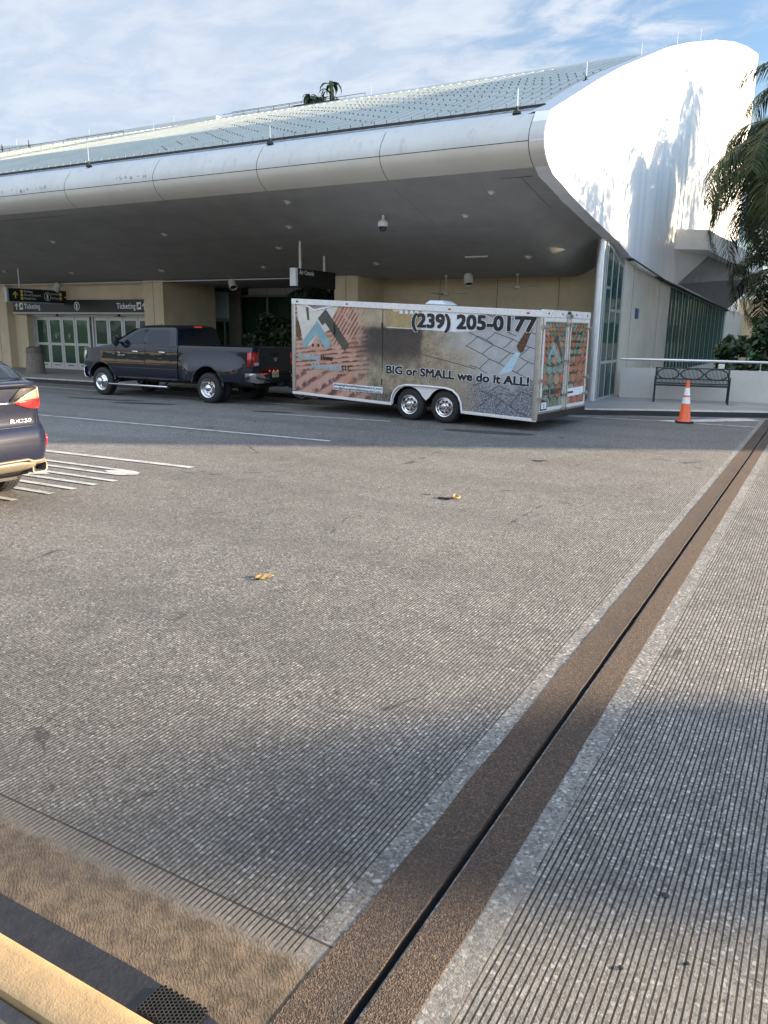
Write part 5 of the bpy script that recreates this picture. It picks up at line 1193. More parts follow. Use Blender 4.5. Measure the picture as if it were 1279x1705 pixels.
# cab upper by horizontal rings
def ringxy(z_, xr, xf, hw, rr_=.10, hwf=None):
    hwf = hwf or hw - .03; P = []
    def arc(cx_, cy_, a0, a1, r): return [(cx_ + r * math.cos(a0 + (a1 - a0) * i / 5), cy_ + r * math.sin(a0 + (a1 - a0) * i / 5), z_) for i in range(6)]
    P += arc(xf - rr_, hwf - rr_, 0, math.pi / 2, rr_); P += arc(xr + rr_, hw - rr_, math.pi / 2, math.pi, rr_)
    P += arc(xr + rr_, -hw + rr_, math.pi, 1.5 * math.pi, rr_); P += arc(xf - rr_, -hwf + rr_, 1.5 * math.pi, 2 * math.pi, rr_); return P
cab = loft("cab", [ringxy(1.39, 2.50, 4.98, .905, .06), ringxy(1.43, 2.50, 4.90, .893, .07), ringxy(1.60, 2.53, 4.55, .855, .08), ringxy(1.78, 2.56, 4.18, .805, .09), ringxy(1.87, 2.59, 3.98, .77, .10), ringxy(1.915, 2.65, 3.86, .72, .12), ringxy(1.94, 2.78, 3.70, .62, .14), ringxy(1.95, 3.0, 3.4, .40, .14)], m_grey, trk, smooth=50)
def sidew(s_, pts, nm, off_=.006):
    k = MB(); P = []
    for x_, z_ in pts: P.append((x_, s_ * (interp([(1.39, .905), (1.43, .893), (1.60, .855), (1.78, .805), (1.87, .77)], z_) - interp([(2.5, 0), (4.9, .03)], x_) + off_), z_))
    k.poly(P, (0, -s_ * .012, 0)); return k.build(nm, m_cglass, trk, smooth=0)
for s_ in (1, -1):
    sidew(s_, [(4.52, 1.455), (4.40, 1.52), (3.92, 1.79), (3.72, 1.815), (3.70, 1.445)], "side_window")
    sidew(s_, [(3.58, 1.445), (3.59, 1.818), (2.88, 1.818), (2.80, 1.76), (2.79, 1.445)], "side_window")
    k = MB(); P = [(x_, s_ * (interp([(1.39, .905), (1.43, .893), (1.60, .855), (1.78, .805), (1.87, .77)], z_) - .012), z_) for x_, z_ in ((3.69, 1.44), (3.69, 1.83), (3.60, 1.83), (3.60, 1.44))]; k.poly(P, (0, -s_ * .01, 0)); k.build("door_pillar", m_blk, trk, smooth=0)
    # door cut lines, handles, trim
    k = MB()
    yS = lambda z_: s_ * (interp([(.5, .865), (.57, .913), (.72, .925), (.90, .933), (1.02, .931), (1.13, .921), (1.22, .911), (1.31, .907), (1.38, .895)], z_) + .0025)
    for x_ in (2.72, 3.64, 4.74):
        zz_ = [.56, .72, .9, 1.02, 1.13, 1.22, 1.31, 1.37]
        for a, b_ in zip(zz_, zz_[1:]): k._a([(x_, yS(a), a), (x_ + .012, yS(a), a), (x_ + .012, yS(b_), b_), (x_, yS(b_), b_)], [(0, 1, 2, 3)])
    k.build("door_gap", m_blk, trk, smooth=0)
    k = MB(); k.tube([(2.50, yS(.80), .80), (4.80, yS(.80), .80)], .009, 6); k.tube([(.1, s_ * .93, .80), (.42, s_ * .935, .80)], .008, 6); k.build("side_moulding", m_grey, trk)
    for x_ in (3.98, 3.0):
        k = MB(); k.tube([(x_ - .09, s_ * .925, 1.235), (x_ - .05, s_ * .955, 1.24), (x_ + .07, s_ * .955, 1.24), (x_ + .1, s_ * .925, 1.235)], .017, 8); k.build("door_handle", m_chrome, trk)
    k = MB(); k.bar((2.75, s_ * 1.0, .345), (4.95, s_ * 1.0, .345), .13, .05); k.build("running_board", m_chrome, trk, bevel=.02)
    for x_ in (2.95, 3.85, 4.75):
        k = MB(); k.bar((x_, s_ * .98, .35), (x_, s_ * .75, .50), .05, .04); k.build("board_bracket", m_blk, trk)
    k = MB(); k.sphere((4.55, s_ * 1.06, 1.50), .13, 14, 10, sq=(.45, .75, 1.05)); k.bar((4.55, s_ * .86, 1.46), (4.55, s_ * 1.0, 1.46), .08, .05); k.build("wing_mirror", m_blk, trk)
    for cxx, st_, rr_ in ((5.34, 'front', .385),): put_wheel(trk, (cxx, s_ * .93, .385), .385, .24, .235, st_, -s_)
    put_wheel(trk, (1.34, s_ * 1.05, .385), .385, .22, .235, 'dished', -s_); 
    k = MB(); k.lathe([(.2, -s_ * .30), (.37, -s_ * .30), (.385, -s_ * .33), (.385, -s_ * .47), (.37, -s_ * .5), (.2, -s_ * .5)], (1.34, s_ * 1.05, .385), 'y', 36); k.build("inner_tyre", m_tire, trk)
    # lamps
    k = MB(); k._a([(.025, s_ * .925, .96), (.15, s_ * .936, .965), (.13, s_ * .93, 1.30), (.02, s_ * .905, 1.31), (-.018, s_ * .89, .96), (-.018, s_ * .87, 1.31), (-.02, s_ * .68, .97), (-.02, s_ * .68, 1.30)], [(0, 1, 2, 3), (4, 0, 3, 5), (6, 4, 5, 7)]); tl_ = k.build("tail_lamp", m_red, trk, smooth=60)
    md_ = tl_.modifiers.new('s', 'SOLIDIFY'); md_.thickness = .02
    k = MB(); k.box((-.035, s_ * .70, .99), (-.022, s_ * .86, 1.06)); k.build("reverse_lamp", m_lens, trk)
    k = MB(); k.sphere((.52, s_ * 1.065, .86), .02, 8, 6); k.build("fender_marker", m_red, trk)
    k = MB(); k.sphere((2.2, s_ * 1.0, .84), .018, 8, 6); k.build("side_marker", m_amber, trk)
    k = MB(); k._a([(6.0, s_ * .90, .99), (6.13, s_ * .84, .98), (6.22, s_ * .66, .99), (6.20, s_ * .66, 1.18), (6.10, s_ * .82, 1.21), (5.93, s_ * .895, 1.23)], [(0, 1, 4, 5), (1, 2, 3, 4)]); hl = k.build("headlamp", m_lens, trk, smooth=60); md_ = hl.modifiers.new('s', 'SOLIDIFY'); md_.thickness = .03
# chrome bumpers
k = MB(); rows = []
for t in [i / 14 for i in range(15)]:
    y_ = lerp(-.93, .93, t); xo = 6.34 - .32 * abs(y_ / .93) ** 3; rows.append([(xo - .10, y_, .47), (xo, y_, .50), (xo + .03, y_, .62), (xo + .01, y_, .77), (xo - .06, y_, .80)])
k.grid(rows); fb = k.build("front_bumper", m_chrome, trk, smooth=50); md_ = fb.modifiers.new('s', 'SOLIDIFY'); md_.thickness = .02
for s_ in (1, -1):
    k = MB(); k._a([(.20, s_ * .955, .60), (.20, s_ * .955, .79), (-.12, s_ * .93, .80), (-.14, s_ * .93, .56), (-.17, s_ * .45, .80), (-.19, s_ * .45, .56), (.20, s_ * .80, .79), (-.1, s_ * .45, .815)], [(0, 1, 2, 3), (3, 2, 4, 5), (1, 6, 7, 4), (1, 4, 2)]); rb = k.build("rear_bumper_corner", m_chrome, trk, smooth=60); md_ = rb.modifiers.new('s', 'SOLIDIFY'); md_.thickness = .015
k = MB(); k.box((-.185, -.45, .56), (-.05, .45, .74)); k.box((-.19, -.5, .74), (.02, .5, .80)); k.box((-.28, -.06, .44), (-.1, .06, .56)); k.build("rear_bumper", m_blk, trk, bevel=.01)
k = MB(); k.box((-.012, -.66, .84), (.0, .66, 1.40)); k.box((-.022, -.5, 1.36), (.0, .5, 1.42)); tg = k.build("tailgate", m_grey, trk, bevel=.008)
k = MB(); k.box((-.03, -.14, 1.20), (-.012, .14, 1.28)); k.build("tailgate_handle", m_blk, tg)
k = MB(); k.poly([(-.018, -.05, 1.12), (-.018, .0, 1.07), (-.018, .05, 1.12), (-.018, .085, 1.17), (-.018, .05, 1.18), (-.018, .03, 1.14), (-.018, -.03, 1.14), (-.018, -.05, 1.18), (-.018, -.085, 1.17)], (-.01, 0, 0)); k.build("emblem", m_chrome, tg, smooth=0)
k = MB(); k.box((-.20, .10, .69), (-.19, .36, .84)); pl = k.build("licence_plate", mat("plate_cream", (.50, .48, .33), .5, var=.2, vs=12), trk)
k = MB(); k.text("KQR T42", (-.202, .34, .735), (0, -1, 0), (0, 0, 1), .22, .05, 0, .02); k.build("plate_lettering", mat("plate_green", (.06, .15, .08), .5), pl, smooth=0)
for y_ in (.16, 0, -.16):
    k = MB(); k.sphere((-.19, y_ + .3, .855), .018, 8, 6); k.build("id_lamp", mat("lit_red_lamp", (.6, .02, .01), .3, emis=(1, .05, .02, .3)), trk)
# back window with stop lamp
k = MB(); k._a([(2.515, .80, 1.44), (2.515, -.80, 1.44), (2.575, -.72, 1.86), (2.575, .72, 1.86)], [(0, 1, 2, 3)]); rwn = k.build("rear_window", m_cglass, trk, smooth=0); rwn.location.x = -.02
k = MB(); k.box((2.53, -.13, 1.885), (2.56, .13, 1.915)); k.build("high_stop_lamp", mat("stop_lamp", (.5, .02, .02), .3, emis=(1, .05, .03, .12)), trk)
k = MB(); k._a([(4.62, .78, 1.60), (4.62, -.78, 1.60), (4.10, -.70, 1.85), (4.10, .70, 1.85), (4.94, .84, 1.44), (4.94, -.84, 1.44)], [(0, 1, 2, 3), (4, 5, 1, 0)]); ws = k.build("windscreen", m_cglass, trk, smooth=60); ws.location.x = .012
k = MB(); k.text("3500", (4.64, .9385, 1.175), (-1, 0, 0), (0, 0, 1), .10, .04, 0, .03); k.text("HEAVY DUTY", (4.64, .9385, 1.115), (-1, 0, 0), (0, 0, 1), .28, .032, 0, .03); k.text("HEMI", (4.87, .934, 1.15), (-1, 0, 0), (0, 0, 1), .10, .02, 0, .02); k.v = [(a, b_ + .004, c_) for a, b_, c_ in k.v]; k.build("door_badge", m_lens, trk, smooth=0)
k = MB(); k.box((6.20, -.60, .86), (6.26, .60, 1.14)); k.box((6.26, -.04, .86), (6.29, .04, 1.14)); k.box((6.26, -.6, .98), (6.29, .6, 1.03)); k.build("grille", m_chrome, trk, bevel=.01)
k = MB(); k.tube([(3.4, .5, 1.94), (3.36, .5, 1.98)], .008, 6); k.build("roof_aerial", m_blk, trk)
k = MB(); 
for y_ in (.38, -.38): k.box((3.55, y_ - .22, 1.15), (3.72, y_ + .22, 1.62)); k.box((3.58, y_ - .12, 1.62), (3.68, y_ + .12, 1.76))
k.build("front_seats", m_blk, trk, bevel=.03)

# ---------------------------------------------------------------- SUV at the left edge, local +x forward, origin under the rear bumper
suv = empty("suv", (-7.36, 4.79, 0), rz=math.pi, label="violet grey SUV cut off by the left edge of the photo, seen from behind", cat="car")
m_glassd = m_cglass
def srow(z_):
    xr = interp([(.30, .22), (.42, .06), (.50, .015), (.70, .0), (.80, .03), (.86, .075), (.95, .085), (1.08, .06), (1.20, .05), (1.27, .05), (1.31, .13), (1.45, .32), (1.62, .62), (1.68, .80), (1.70, 1.1)], z_)
    hw = interp([(.30, .86), (.42, .91), (.60, .935), (.72, .94), (.86, .915), (1.0, .90), (1.15, .89), (1.27, .865), (1.31, .82), (1.45, .74), (1.62, .64), (1.68, .56), (1.70, .4)], z_)
    xf = interp([(.30, 4.7), (.7, 4.78), (.95, 4.6), (1.05, 4.2), (1.12, 3.9), (1.25, 3.6), (1.62, 2.7), (1.68, 2.5), (1.70, 2.2)], z_)
    rr_ = interp([(.30, .30), (.72, .30), (.9, .26), (1.27, .24), (1.35, .16), (1.7, .15)], z_)
    P = []
    def arc(cx_, cy_, a0, a1, r, n=8): return [(cx_ + r * math.cos(a0 + (a1 - a0) * i / n), cy_ + r * .75 * math.sin(a0 + (a1 - a0) * i / n), z_) for i in range(n + 1)]
    P += arc(xf - .5, hw - .375, 0, math.pi / 2, .5); P += arc(xr + rr_, hw - rr_ * .75, math.pi / 2, math.pi, rr_)
    P += [(xr - .012, 0, z_)]
    P += arc(xr + rr_, -hw + rr_ * .75, math.pi, 1.5 * math.pi, rr_); P += arc(xf - .5, -hw + .375, 1.5 * math.pi, 2 * math.pi, .5); return P
zs_ = [.30, .36, .42, .46, .50, .60, .70, .74, .78, .82, .86, .90, .95, 1.02, 1.08, 1.14, 1.20, 1.25, 1.27, 1.30, 1.34, 1.45, 1.55, 1.62, 1.66, 1.68, 1.70]
sb = loft("car_body", [srow(z_) for z_ in zs_], m_navy, suv, smooth=40)
c1_ = MB(); c1_.lathe([(.42, -1.2), (.42, 1.2)], (.93, 0, .37), 'y', 40, caps=True); c2_ = MB(); c2_.lathe([(.42, -1.2), (.42, 1.2)], (3.85, 0, .37), 'y', 40, caps=True); boolcut(sb, [c1_, c2_], m_blk)
k = MB(); k.box((.3, -.62, .24), (4.5, .62, .36)); k.tube([(.93, -.8, .37), (.93, .8, .37)], .05, 10); k.build("underbody", m_blk, suv)
for s_ in (1, -1):
    for cxx in (.93, 3.85): put_wheel(suv, (cxx, s_ * .925, .372), .372, .235, .245, 'spoke', -s_)
def onsuv(z_, y_, off_=.004):
    """x of the rear surface at height z, side y"""
    P = srow(z_); best = None
    R_ = [p for p in P if p[0] < 1.2]
    R_.sort(key=lambda p: p[1])
    for a, b_ in zip(R_, R_[1:]):
        if a[1] <= y_ <= b_[1] and b_[1] > a[1]: t = (y_ - a[1]) / (b_[1] - a[1]); return a[0] + (b_[0] - a[0]) * t - off_
    return R_[0][0] if y_ < 0 else R_[-1][0]
def patch(name, mt, cols, parent=suv, off_=.004, thick=.01, n=8, smooth=60):
    """cols: list of (y, z_low, z_high); a patch lying on the rear surface"""
    k = MB(); rows = []
    for y_, a, b_ in cols: rows.append([(onsuv(lerp(a, b_, j / n), y_, off_), y_, lerp(a, b_, j / n)) for j in range(n + 1)])
    k.grid(rows); o = k.build(name, mt, parent, smooth=smooth); md_ = o.modifiers.new('s', 'SOLIDIFY'); md_.thickness = thick; md_.offset = 0
    return o
def lin(a, b_, n): return [a + (b_ - a) * i / n for i in range(n + 1)]
m_silv = mat("champagne_silver_plastic", (.17, .145, .11), .45, .15, var=.08)
m_redl = mat("bright_red_lens", (.38, .008, .008), .12, spec=.8, coat=.8, emis=(1, .03, .02, .12))
m_warm = mat("clear_warm_lens", (.42, .36, .27), .12, .5, coat=.5)
for s_ in (1, -1):
    S_ = lambda cols: [(s_ * y_, a, b_) for y_, a, b_ in cols]
    edge_y = .862
    patch("tail_lamp", m_redl, S_([(.50, 1.085, 1.10), (.56, 1.065, 1.105), (.62, 1.045, 1.115), (.68, 1.032, 1.12), (.74, 1.026, 1.125), (.80, 1.022, 1.13), (.84, 1.025, 1.20), (edge_y, 1.03, 1.265)]), off_=.010, thick=.02)
    patch("clear_lens", m_warm, S_([(.48, 1.095, 1.10), (.56, 1.11, 1.145), (.62, 1.12, 1.175), (.68, 1.125, 1.205), (.74, 1.13, 1.225), (.775, 1.13, 1.235)]), off_=.012, thick=.02)
    patch("clear_lens", m_warm, S_([(.79, 1.135, 1.245), (.815, 1.135, 1.25), (.835, 1.18, 1.25)]), off_=.013, thick=.02)
    patch("lens_surround", m_blk, S_([(.44, 1.095, 1.13), (.56, 1.15, 1.24), (.66, 1.19, 1.27), (.76, 1.245, 1.285), (.80, 1.25, 1.285)]), off_=.006, thick=.008)
    patch("side_reflector", m_redl, S_([(.895, .60, .70), (.915, .58, .73)]), off_=.014, thick=.02, n=3)
    # exhaust finisher
    k = MB(); P = [(.30 * 0, 0)]; yc = s_ * .74; zc = .385
    prof = [(-.10, -.038), (-.085, -.05), (.07, -.055), (.10, -.03), (.105, .03), (.085, .05), (-.08, .045), (-.10, .03)]
    rows = []
    for xx_, sc in ((.22, .95), (.06, 1.0), (.035, .98), (.035, .84), (.07, .78), (.20, .7)): rows.append([(xx_ + abs(a) * .35 * (1 if a * 1 > 0 else .2), yc + a * sc * 1.05 * s_, zc + c_ * sc * 1.05) for a, c_ in prof])
    k.grid(rows, 0, True); k.build("exhaust_finisher", m_silv, suv, smooth=50)
    k = MB(); k._a([(.15 + abs(a) * .3, yc + a * s_ * .8, zc + c_ * .8) for a, c_ in prof], [tuple(range(8))]); k.build("exhaust_opening", m_blk, suv, smooth=0)
cols = [(y_, .40 if abs(y_) < .56 else .46, .50 if abs(y_) < .56 else lerp(.50, .46, (abs(y_) - .56) / .08)) for y_ in [-.64, -.56, -.4, -.2, 0, .2, .4, .56, .64]]
patch("skid_plate", m_silv, [(y_, .365 + .05 * max(0, abs(y_) - .5) * 4, .475 - .06 * max(0, abs(y_) - .5) * 3) for y_ in lin(-.66, .66, 14)], off_=.022, thick=.03, n=4)
patch("lower_trim", m_silv, [(y_, .425 if abs(y_) > .62 else .485, .47 if abs(y_) > .62 else .50) for y_ in lin(-.90, .90, 22)], off_=.006, thick=.02, n=2)
patch("chrome_strip", m_chrome, [(y_, 1.085, 1.108) for y_ in lin(-.50, .50, 10)], off_=.012, thick=.015, n=2)
patch("hatch_gap", m_blk, [(y_, .838 + .05 * max(0, abs(y_) - .55) ** 1.2, .848 + .05 * max(0, abs(y_) - .55) ** 1.2 + .06 * max(0, abs(y_) - .66)) for y_ in lin(-.74, .74, 16)], off_=.003, thick=.004, n=1)
k = MB()
for s_ in (1, -1):
    for a, b_ in zip(lin(.86, 1.02, 6), lin(.86, 1.02, 6)[1:]): 
        ya, yb = s_ * (.76 + .04 * (a - .86) / .16), s_ * (.76 + .04 * (b_ - .86) / .16)
        k._a([(onsuv(a, ya), ya, a), (onsuv(a, ya + .008), ya + .008, a), (onsuv(b_, yb + .008), yb + .008, b_), (onsuv(b_, yb), yb, b_)], [(0, 1, 2, 3)])
k.build("hatch_side_gap", m_blk, suv, smooth=0)
patch("rear_glass", m_cglass, [(y_, 1.325, 1.60 - .08 * abs(y_)) for y_ in lin(-.66, .66, 10)], off_=.006, thick=.006, n=8)
# black roof pillar trim and spoiler lip under the glass
patch("spoiler_lip", m_navy, [(y_, 1.27, 1.30) for y_ in lin(-.80, .80, 14)], off_=.035, thick=.05, n=2)
for s_ in (1, -1): patch("pillar_trim", m_blk, [(s_ * (.67 + .02), 1.33, 1.55), (s_ * .72, 1.33, 1.47), (s_ * .75, 1.33, 1.42)], off_=.004, thick=.006, n=5)
k = MB(); k.text("RX350", (onsuv(.885, -.62, .012), -.44, .885), (0, -1, 0), (0, 0, 1), .25, .036, 0, .0, shear=.1); k.v = [(onsuv(min(1.2, max(.3, c_)), b_, .010), b_, c_) for a, b_, c_ in k.v]; k.build("model_badge", m_chrome, suv, smooth=0)
patch("side_skirt", m_blk, [(y_, .30, .36) for y_ in lin(-.84, .84, 12)], off_=.004, thick=.01, n=2)
for s_ in (1, -1):
    k = MB(); k.poly([(1.0, s_ * .80, 1.32), (3.3, s_ * .80, 1.32), (2.75, s_ * .655, 1.60), (1.3, s_ * .655, 1.60)], (0, s_ * .012, 0)); k.build("side_window", m_cglass, suv, smooth=0)

# ================================================================== PLANTS
m_frond, g, b = newmat("palm_leaf")
o = g.obj(); n1 = g.noise(o, 3, 4, .6); n2 = g.noise(o, 40, 2)
g.put(b.inputs['Base Color'], g.mix(g.sm(n1, .3, .7), (.010, .022, .008), (.032, .055, .018))); g.put(b.inputs['Roughness'], g.sm(n2, .3, .7, .55, .75)); b.inputs['Specular IOR Level'].default_value = .25
b.inputs['Subsurface Weight'].default_value = 0
m_trunk = mat("palm_trunk", (.20, .165, .12), .9, var=.3, vs=6, bump=.01, bs=30)
m_bark = mat("bark", (.11, .08, .055), .9, var=.3, vs=8, bump=.01, bs=40)
def leafmat(name, a, c_):
    m, g, b = newmat(name); o = g.obj(); n1 = g.noise(o, 2.2, 4, .6); g.put(b.inputs['Base Color'], g.mix(g.sm(n1, .3, .7), a, c_)); b.inputs['Roughness'].default_value = .45; return m
m_lf = leafmat("shrub_leaf", (.012, .028, .010), (.035, .065, .020)); m_lf2 = leafmat("tree_leaf", (.025, .05, .015), (.07, .11, .035))
def frond(k, base, az, el, L, droop, rr, nl=44, wl=.042, ll=.62):
    """a pinnate frond: arching rib with hanging leaflets on both sides"""
    d = Vector((math.cos(az), math.sin(az), 0)); side = Vector((-math.sin(az), math.cos(az), 0)); pts = []
    p = Vector(base); a = el; n = 16; st = L / n
    for i in range(n + 1):
        pts.append(p.copy()); p = p + (d * math.cos(a) + Vector((0, 0, math.sin(a)))) * st; a -= droop / n * (1 + i / n * 1.2)
    k.tube(pts, [.022 * (1 - i / n * .85) for i in range(n + 1)], 5, 1, caps=False)
    for i in range(nl):
        t = .14 + .86 * i / (nl - 1); f = t * n; j = min(n - 1, int(f)); q_ = pts[j].lerp(pts[j + 1], f - j); tg_ = (pts[j + 1] - pts[j]).normalized(); up_ = side.cross(tg_)
        ln = ll * (.45 + .75 * math.sin(math.pi * min(1, .12 + t * .86))) * rr.uniform(.85, 1.1)
        for s_ in (1, -1):
            out = (side * s_ * rr.uniform(.75, 1.0) + tg_ * rr.uniform(.45, .75) + up_ * rr.uniform(.0, .35)).normalized()
            w_ = tg_ * wl * .5 * rr.uniform(.8, 1.2); e1 = q_ + out * ln * .5; e1.z -= .05 * ln; e2 = q_ + out * ln * .98; e2.z -= ln * rr.uniform(.30, .60)
            k._a([q_ - w_ * .5, q_ + w_ * .5, e1 + w_, e1 - w_, e2], [(0, 1, 2, 3), (3, 2, 4)], 0)
def palm(loc, h, L, label, nf=17, seed=1, lean=(0, 0), tr=.13, name="palm_tree", ll=.6, elev=(-.1, 1.2), drp=(1.2, 2.2), skip=None, group="palms beside the terminal", nl=44):
    rr = random.Random(seed); e = empty(name, loc, label=label, cat="palm tree", group=group)
    k = MB(); n = 26; pts = []
    for i in range(n + 1): t = i / n; pts.append((lean[0] * t * t, lean[1] * t * t, h * t))
    rs = [tr * (1.25 if i == 0 else 1.0 - .25 * i / n) * (1 + .05 * (i % 2)) for i in range(n + 1)]
    k.tube(pts, rs, 12); k.build("trunk", m_trunk, e)
    k = MB(); top = Vector(pts[-1]); k.tube([top + Vector((0, 0, -.1)), top + Vector((0, 0, .35)), top + Vector((0, 0, .7))], [tr * .8, tr * .7, tr * .25], 10, 1)
    for i in range(nf):
        az = i * 2.399963 + rr.uniform(-.2, .2); el = lerp(elev[1], elev[0] - .35, i / (nf - 1)) + rr.uniform(-.12, .12)
        frond(k, top + Vector((.03 * math.cos(az), .03 * math.sin(az), .35 - .25 * i / nf)), az, el, L * rr.uniform(.85, 1.08), rr.uniform(*drp), rr, nl=nl, ll=ll)
    k.norecalc = True; k.build("crown", [m_frond, m_bark], e, smooth=0)
    return e
palm((-1.6, 26.3, .1), 6.1, 3.4, "dark feathery palm at the right edge, its fronds hanging before the white wall", nf=38, seed=4, tr=.16, ll=.8, nl=64)
palm((-1.5, 32.2, .1), 9.7, 2.9, "tallest palm, its top tuft at the upper right edge", nf=24, seed=8, tr=.15, ll=.7, nl=54)
palm((-2.0, 30.6, .1), 3.6, 2.2, "lowest palm at the right edge, fronds hanging beside the ribbed window", nf=16, seed=12, tr=.12, ll=.6)
palm((-1.7, 28.8, .1), 7.4, 3.1, "palm between the low and the tallest one at the right edge", nf=32, seed=23, tr=.15, ll=.7, nl=50)
# taller palms outside the frame throw their shade on the white wall
for i, (px_, py_, ph_, sd_) in enumerate(((4.2, 34.8, 10.2, 31), (3.2, 28.6, 7.2, 32), (1.0, 21.8, 5.6, 33), (3.0, 39.5, 10.4, 34), (2.2, 31.0, 7.4, 35), (6.0, 33.5, 9.0, 36), (3.6, 24.6, 6.4, 37), (8, 40, 10.0, 38), (2.6, 33.6, 6.2, 39), (3.4, 36.8, 7.6, 40), (1.6, 24.2, 4.6, 41))):
    palm((px_, py_, .1), ph_, 2.4, ["tall palm of the row beyond the right edge", "palm of the row beyond the right edge"][i > 0], nf=16, seed=sd_, tr=.16, ll=.6, group="palm row beyond the right edge", nl=30)

# palms that rise through the light well of the roof
def strap_palm(loc, h, label, seed, n=26, L=.75, up=.9):
    rr = random.Random(seed); e = empty("rooftop_palm", loc, label=label, cat="palm tree", group="palms rising above the metal roof")
    k = MB(); k.tube([(0, 0, -6), (.02, 0, 0), (0, .02, h)], [.07, .05, .035], 8); k.build("trunk", m_bark, e)
    k = MB()
    for i in range(n):
        z0 = h * rr.uniform(.35, 1.0) if i > 8 else h; az = rr.uniform(0, 6.28); el = rr.uniform(.1, up); d = Vector((math.cos(az), math.sin(az), 0)); s_ = Vector((-math.sin(az), math.cos(az), 0))
        p = Vector((0, 0, z0)); a = el; rows = []; LL = L * rr.uniform(.7, 1.1)
        for j in range(8):
            w_ = .055 * math.sin(math.pi * min(1, .15 + .85 * j / 7.0)) + .004; rows.append([p - s_ * w_, p + Vector((0, 0, -.012)), p + s_ * w_]); p = p + (d * math.cos(a) + Vector((0, 0, math.sin(a)))) * (LL / 7); a -= .42
        k.grid(rows)
    k.norecalc = True; k.build("crown", m_frond, e, smooth=0); return e
strap_palm((-18.1, 27.7, 10.1), .95, "small palm with drooping strap leaves poking above the roof ridge", 3)
strap_palm((-18.95, 27.5, 10.15), .5, "low bushy palm left of the drooping one on the roof ridge", 6, n=40, L=.5, up=1.3)
strap_palm((-18.6, 27.6, 10.2), .4, "low bushy palm squeezed between its two neighbours on the roof ridge", 9, n=34, L=.45, up=1.3)

def leafball(k, c, r, n, rr, size=.05, asp=2.2, sq=(1, 1, 1)):
    for _ in range(n):
        v = Vector((rr.gauss(0, 1), rr.gauss(0, 1), rr.gauss(0, 1))).normalized() * r * rr.uniform(.55, 1.0) ** .5
        p = Vector(c) + Vector((v.x * sq[0], v.y * sq[1], v.z * sq[2])); a = Vector((rr.gauss(0, 1), rr.gauss(0, 1), rr.gauss(0, .7))).normalized(); b_ = a.orthogonal().normalized(); b_ = (b_ + a.cross(b_) * rr.uniform(-1, 1)).normalized()
        s_ = size * rr.uniform(.7, 1.3); a = a * s_ * asp / 2; b_ = b_ * s_ / 2
        k._a([p - a, p - b_ * .9 - a * .1, p + a, p + b_ * .9 - a * .1], [(0, 1, 2, 3)])
def shrub(loc, clumps, label, seed, size=.09, n=260, mt=None, group=None, name="shrub", cat="shrub", asp=2.2):
    rr = random.Random(seed); e = empty(name, loc, label=label, cat=cat, group=group)
    k = MB()
    for c, r in clumps: k.tube([(0, 0, 0), (c[0] * .4, c[1] * .4, c[2] * .5), c], [.035, .022, .008], 6)
    k.build("stems", m_bark, e)
    k = MB()
    for c, r in clumps:
        for j in range(5):
            v = Vector((rr.gauss(0, 1), rr.gauss(0, 1), rr.gauss(0, .8))).normalized() * r * .6; leafball(k, Vector(c) + v, r * .55, n // 5, rr, size, asp)
    k.norecalc = True; k.build("foliage", mt or m_lf, e, smooth=0); return e
rr = random.Random(2)
shrub((-17.6, 23.4, .15), [((rr.uniform(-.9, .9), rr.uniform(-.4, .4), rr.uniform(.5, 2.3)), rr.uniform(.35, .55)) for _ in range(13)], "dark leafy shrub behind the pickup bed", 21, n=420)
palm((-14.9, 22.6, .15), 2.2, 1.7, "dark palm growing under the canopy behind the airline sign", nf=16, seed=51, tr=.09, ll=.5, group=None, elev=(.3, 1.3), drp=(.9, 1.6))
shrub((-15.9, 23.0, .15), [((rr.uniform(-.7, .7), rr.uniform(-.4, .4), rr.uniform(.5, 2.6)), rr.uniform(.35, .55)) for _ in range(12)], "tall dark shrub between the pickup tailgate and the trailer", 22, n=420)
shrub((-2.35, 25.4, .15), [((rr.uniform(-.35, .35), rr.uniform(-.4, .4), rr.uniform(.6, 1.6)), rr.uniform(.25, .38)) for _ in range(9)], "glossy leaved shrub behind the low wall at the right edge", 23, n=150, size=.13)
shrub((-1.25, 26.2, .15), [((rr.uniform(-.6, .6), rr.uniform(-.4, .4), rr.uniform(.6, 2.1)), rr.uniform(.35, .5)) for _ in range(10)], "bigger glossy shrub behind the low wall, half outside the right edge", 24, n=200, size=.13)
shrub((-1.75, 25.0, .15), [((rr.uniform(-.5, .5), rr.uniform(-.2, .2), rr.uniform(.3, .8)), rr.uniform(.2, .3)) for _ in range(8)], "low planting showing just above the low wall", 25, n=120, size=.08)

# ================================================================== BEYOND THE FRAME: what shades and mirrors the scene
def plain_building(name, a, c_, label, mt, rows_, cols_, face):
    e = empty(name, (a[0], a[1], 0), label=label, cat="building"); k = MB(); k.box((0, 0, -.05), (c_[0] - a[0], c_[1] - a[1], c_[2])); w_ = k.build("walls", mt, e, smooth=0)
    k = MB(); k.box((-.15, -.15, c_[2]), (c_[0] - a[0] + .15, c_[1] - a[1] + .15, c_[2] + .3)); k.build("roof", m_lowwall, e, smooth=0)
    n = 0
    for i in range(rows_):
        k = MB(); z0 = 1.2 + i * 3.4
        if face == '+y': k.box((.8, c_[1] - a[1] + .003, z0), (c_[0] - a[0] - .8, c_[1] - a[1] + .02, z0 + 1.4))
        else: k.box((-.02, .8, z0), (-.003, c_[1] - a[1] - .8, z0 + 1.4))
        k.build("window_band", m_gdark, e, smooth=0)
    return e
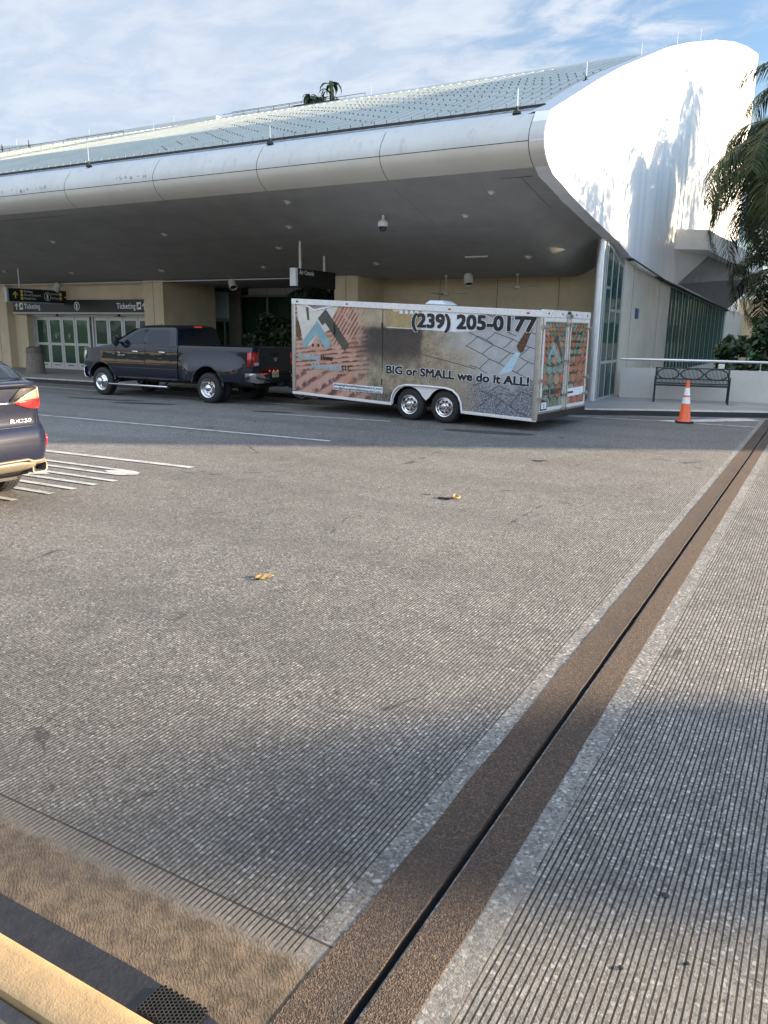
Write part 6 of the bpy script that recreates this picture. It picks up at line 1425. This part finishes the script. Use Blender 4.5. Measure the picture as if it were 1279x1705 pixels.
plain_building("shading_wing", (25.2, 30.2), (60, 90, 10.0), "unseen wing added beyond the right edge to shade the kerb", m_pier, 3, 5, '-x').rotation_euler[2] = R(SUN_AZ)  # added block, turned along the sun to cast the kerb shade
plain_building("reflection_block", (42, -45), (62, 14, 8.0), "unseen low dark block added beyond the right edge to darken the car reflections", mat("reflection_block_grey", (.16, .16, .17), .7), 2, 5, '-x')  # added block, its dark face is there to be mirrored in car paint
plain_building("parking_garage", (-75, -48), (30, -30, 6.2), "long beige parking garage across the road behind the camera", m_beige, 2, 8, '+y')
def tree(loc, h, r, label, seed, n=5000, z0=None, nc=14, tight=.62, group="trees around the terminal"):
    rr = random.Random(seed); e = empty("shade_tree", loc, label=label, cat="tree", group=group); z0 = z0 if z0 is not None else h * .35
    k = MB(); k.tube([(0, 0, 0), (.1, 0, h * .3), (0, .1, h * .7)], [.22, .16, .06], 10)
    cl = []
    for i in range(nc):
        c = Vector((rr.uniform(-1, 1) * r * tight, rr.uniform(-1, 1) * r * tight, rr.uniform(z0 + r * .4, h - r * .35))); cl.append(c); k.tube([(0, .05, max(.5, c.z - r)), c], [.07, .02], 6)
    k.build("trunk", m_bark, e); k = MB()
    for c in cl: leafball(k, c, r * .52, n // nc, rr, .20, 1.7)
    k.norecalc = True; k.build("crown", m_lf2, e, smooth=0); return e
tree((34.0, 24.05, 0), 8.62, 1.3, "slender dense tree far beyond the right edge whose shade falls across the near joint", 61, n=26000, z0=2.0, nc=60, tight=.45)
for i, (tx, ty, th, tr_) in enumerate(((23.0, 33.6, 9.6, 2.6), (16, 33.5, 8.9, 2.6), (18, 38.5, 10.0, 2.8), (14, 41, 9.5, 2.6), (17, 46, 10.3, 3.0), (15, 51, 10.2, 3.0), (16, 57, 10.0, 3.2))):
    tree((tx, ty, 0), th, tr_, "round tree beyond the right edge, between the palms and the added shading wing", 80 + i, n=4500)
for i, (tx, ty, th) in enumerate(((-34, -22, 7), (-25, -25, 8), (-17, -21, 6.5), (-10, -24, 7.5), (-2, -20, 6), (-45, -24, 8), (8, -24, 8))):
    tree((tx, ty, 0), th, 2.8, "round tree before the parking garage behind the camera", 70 + i, n=3500, group="trees before the parking garage")
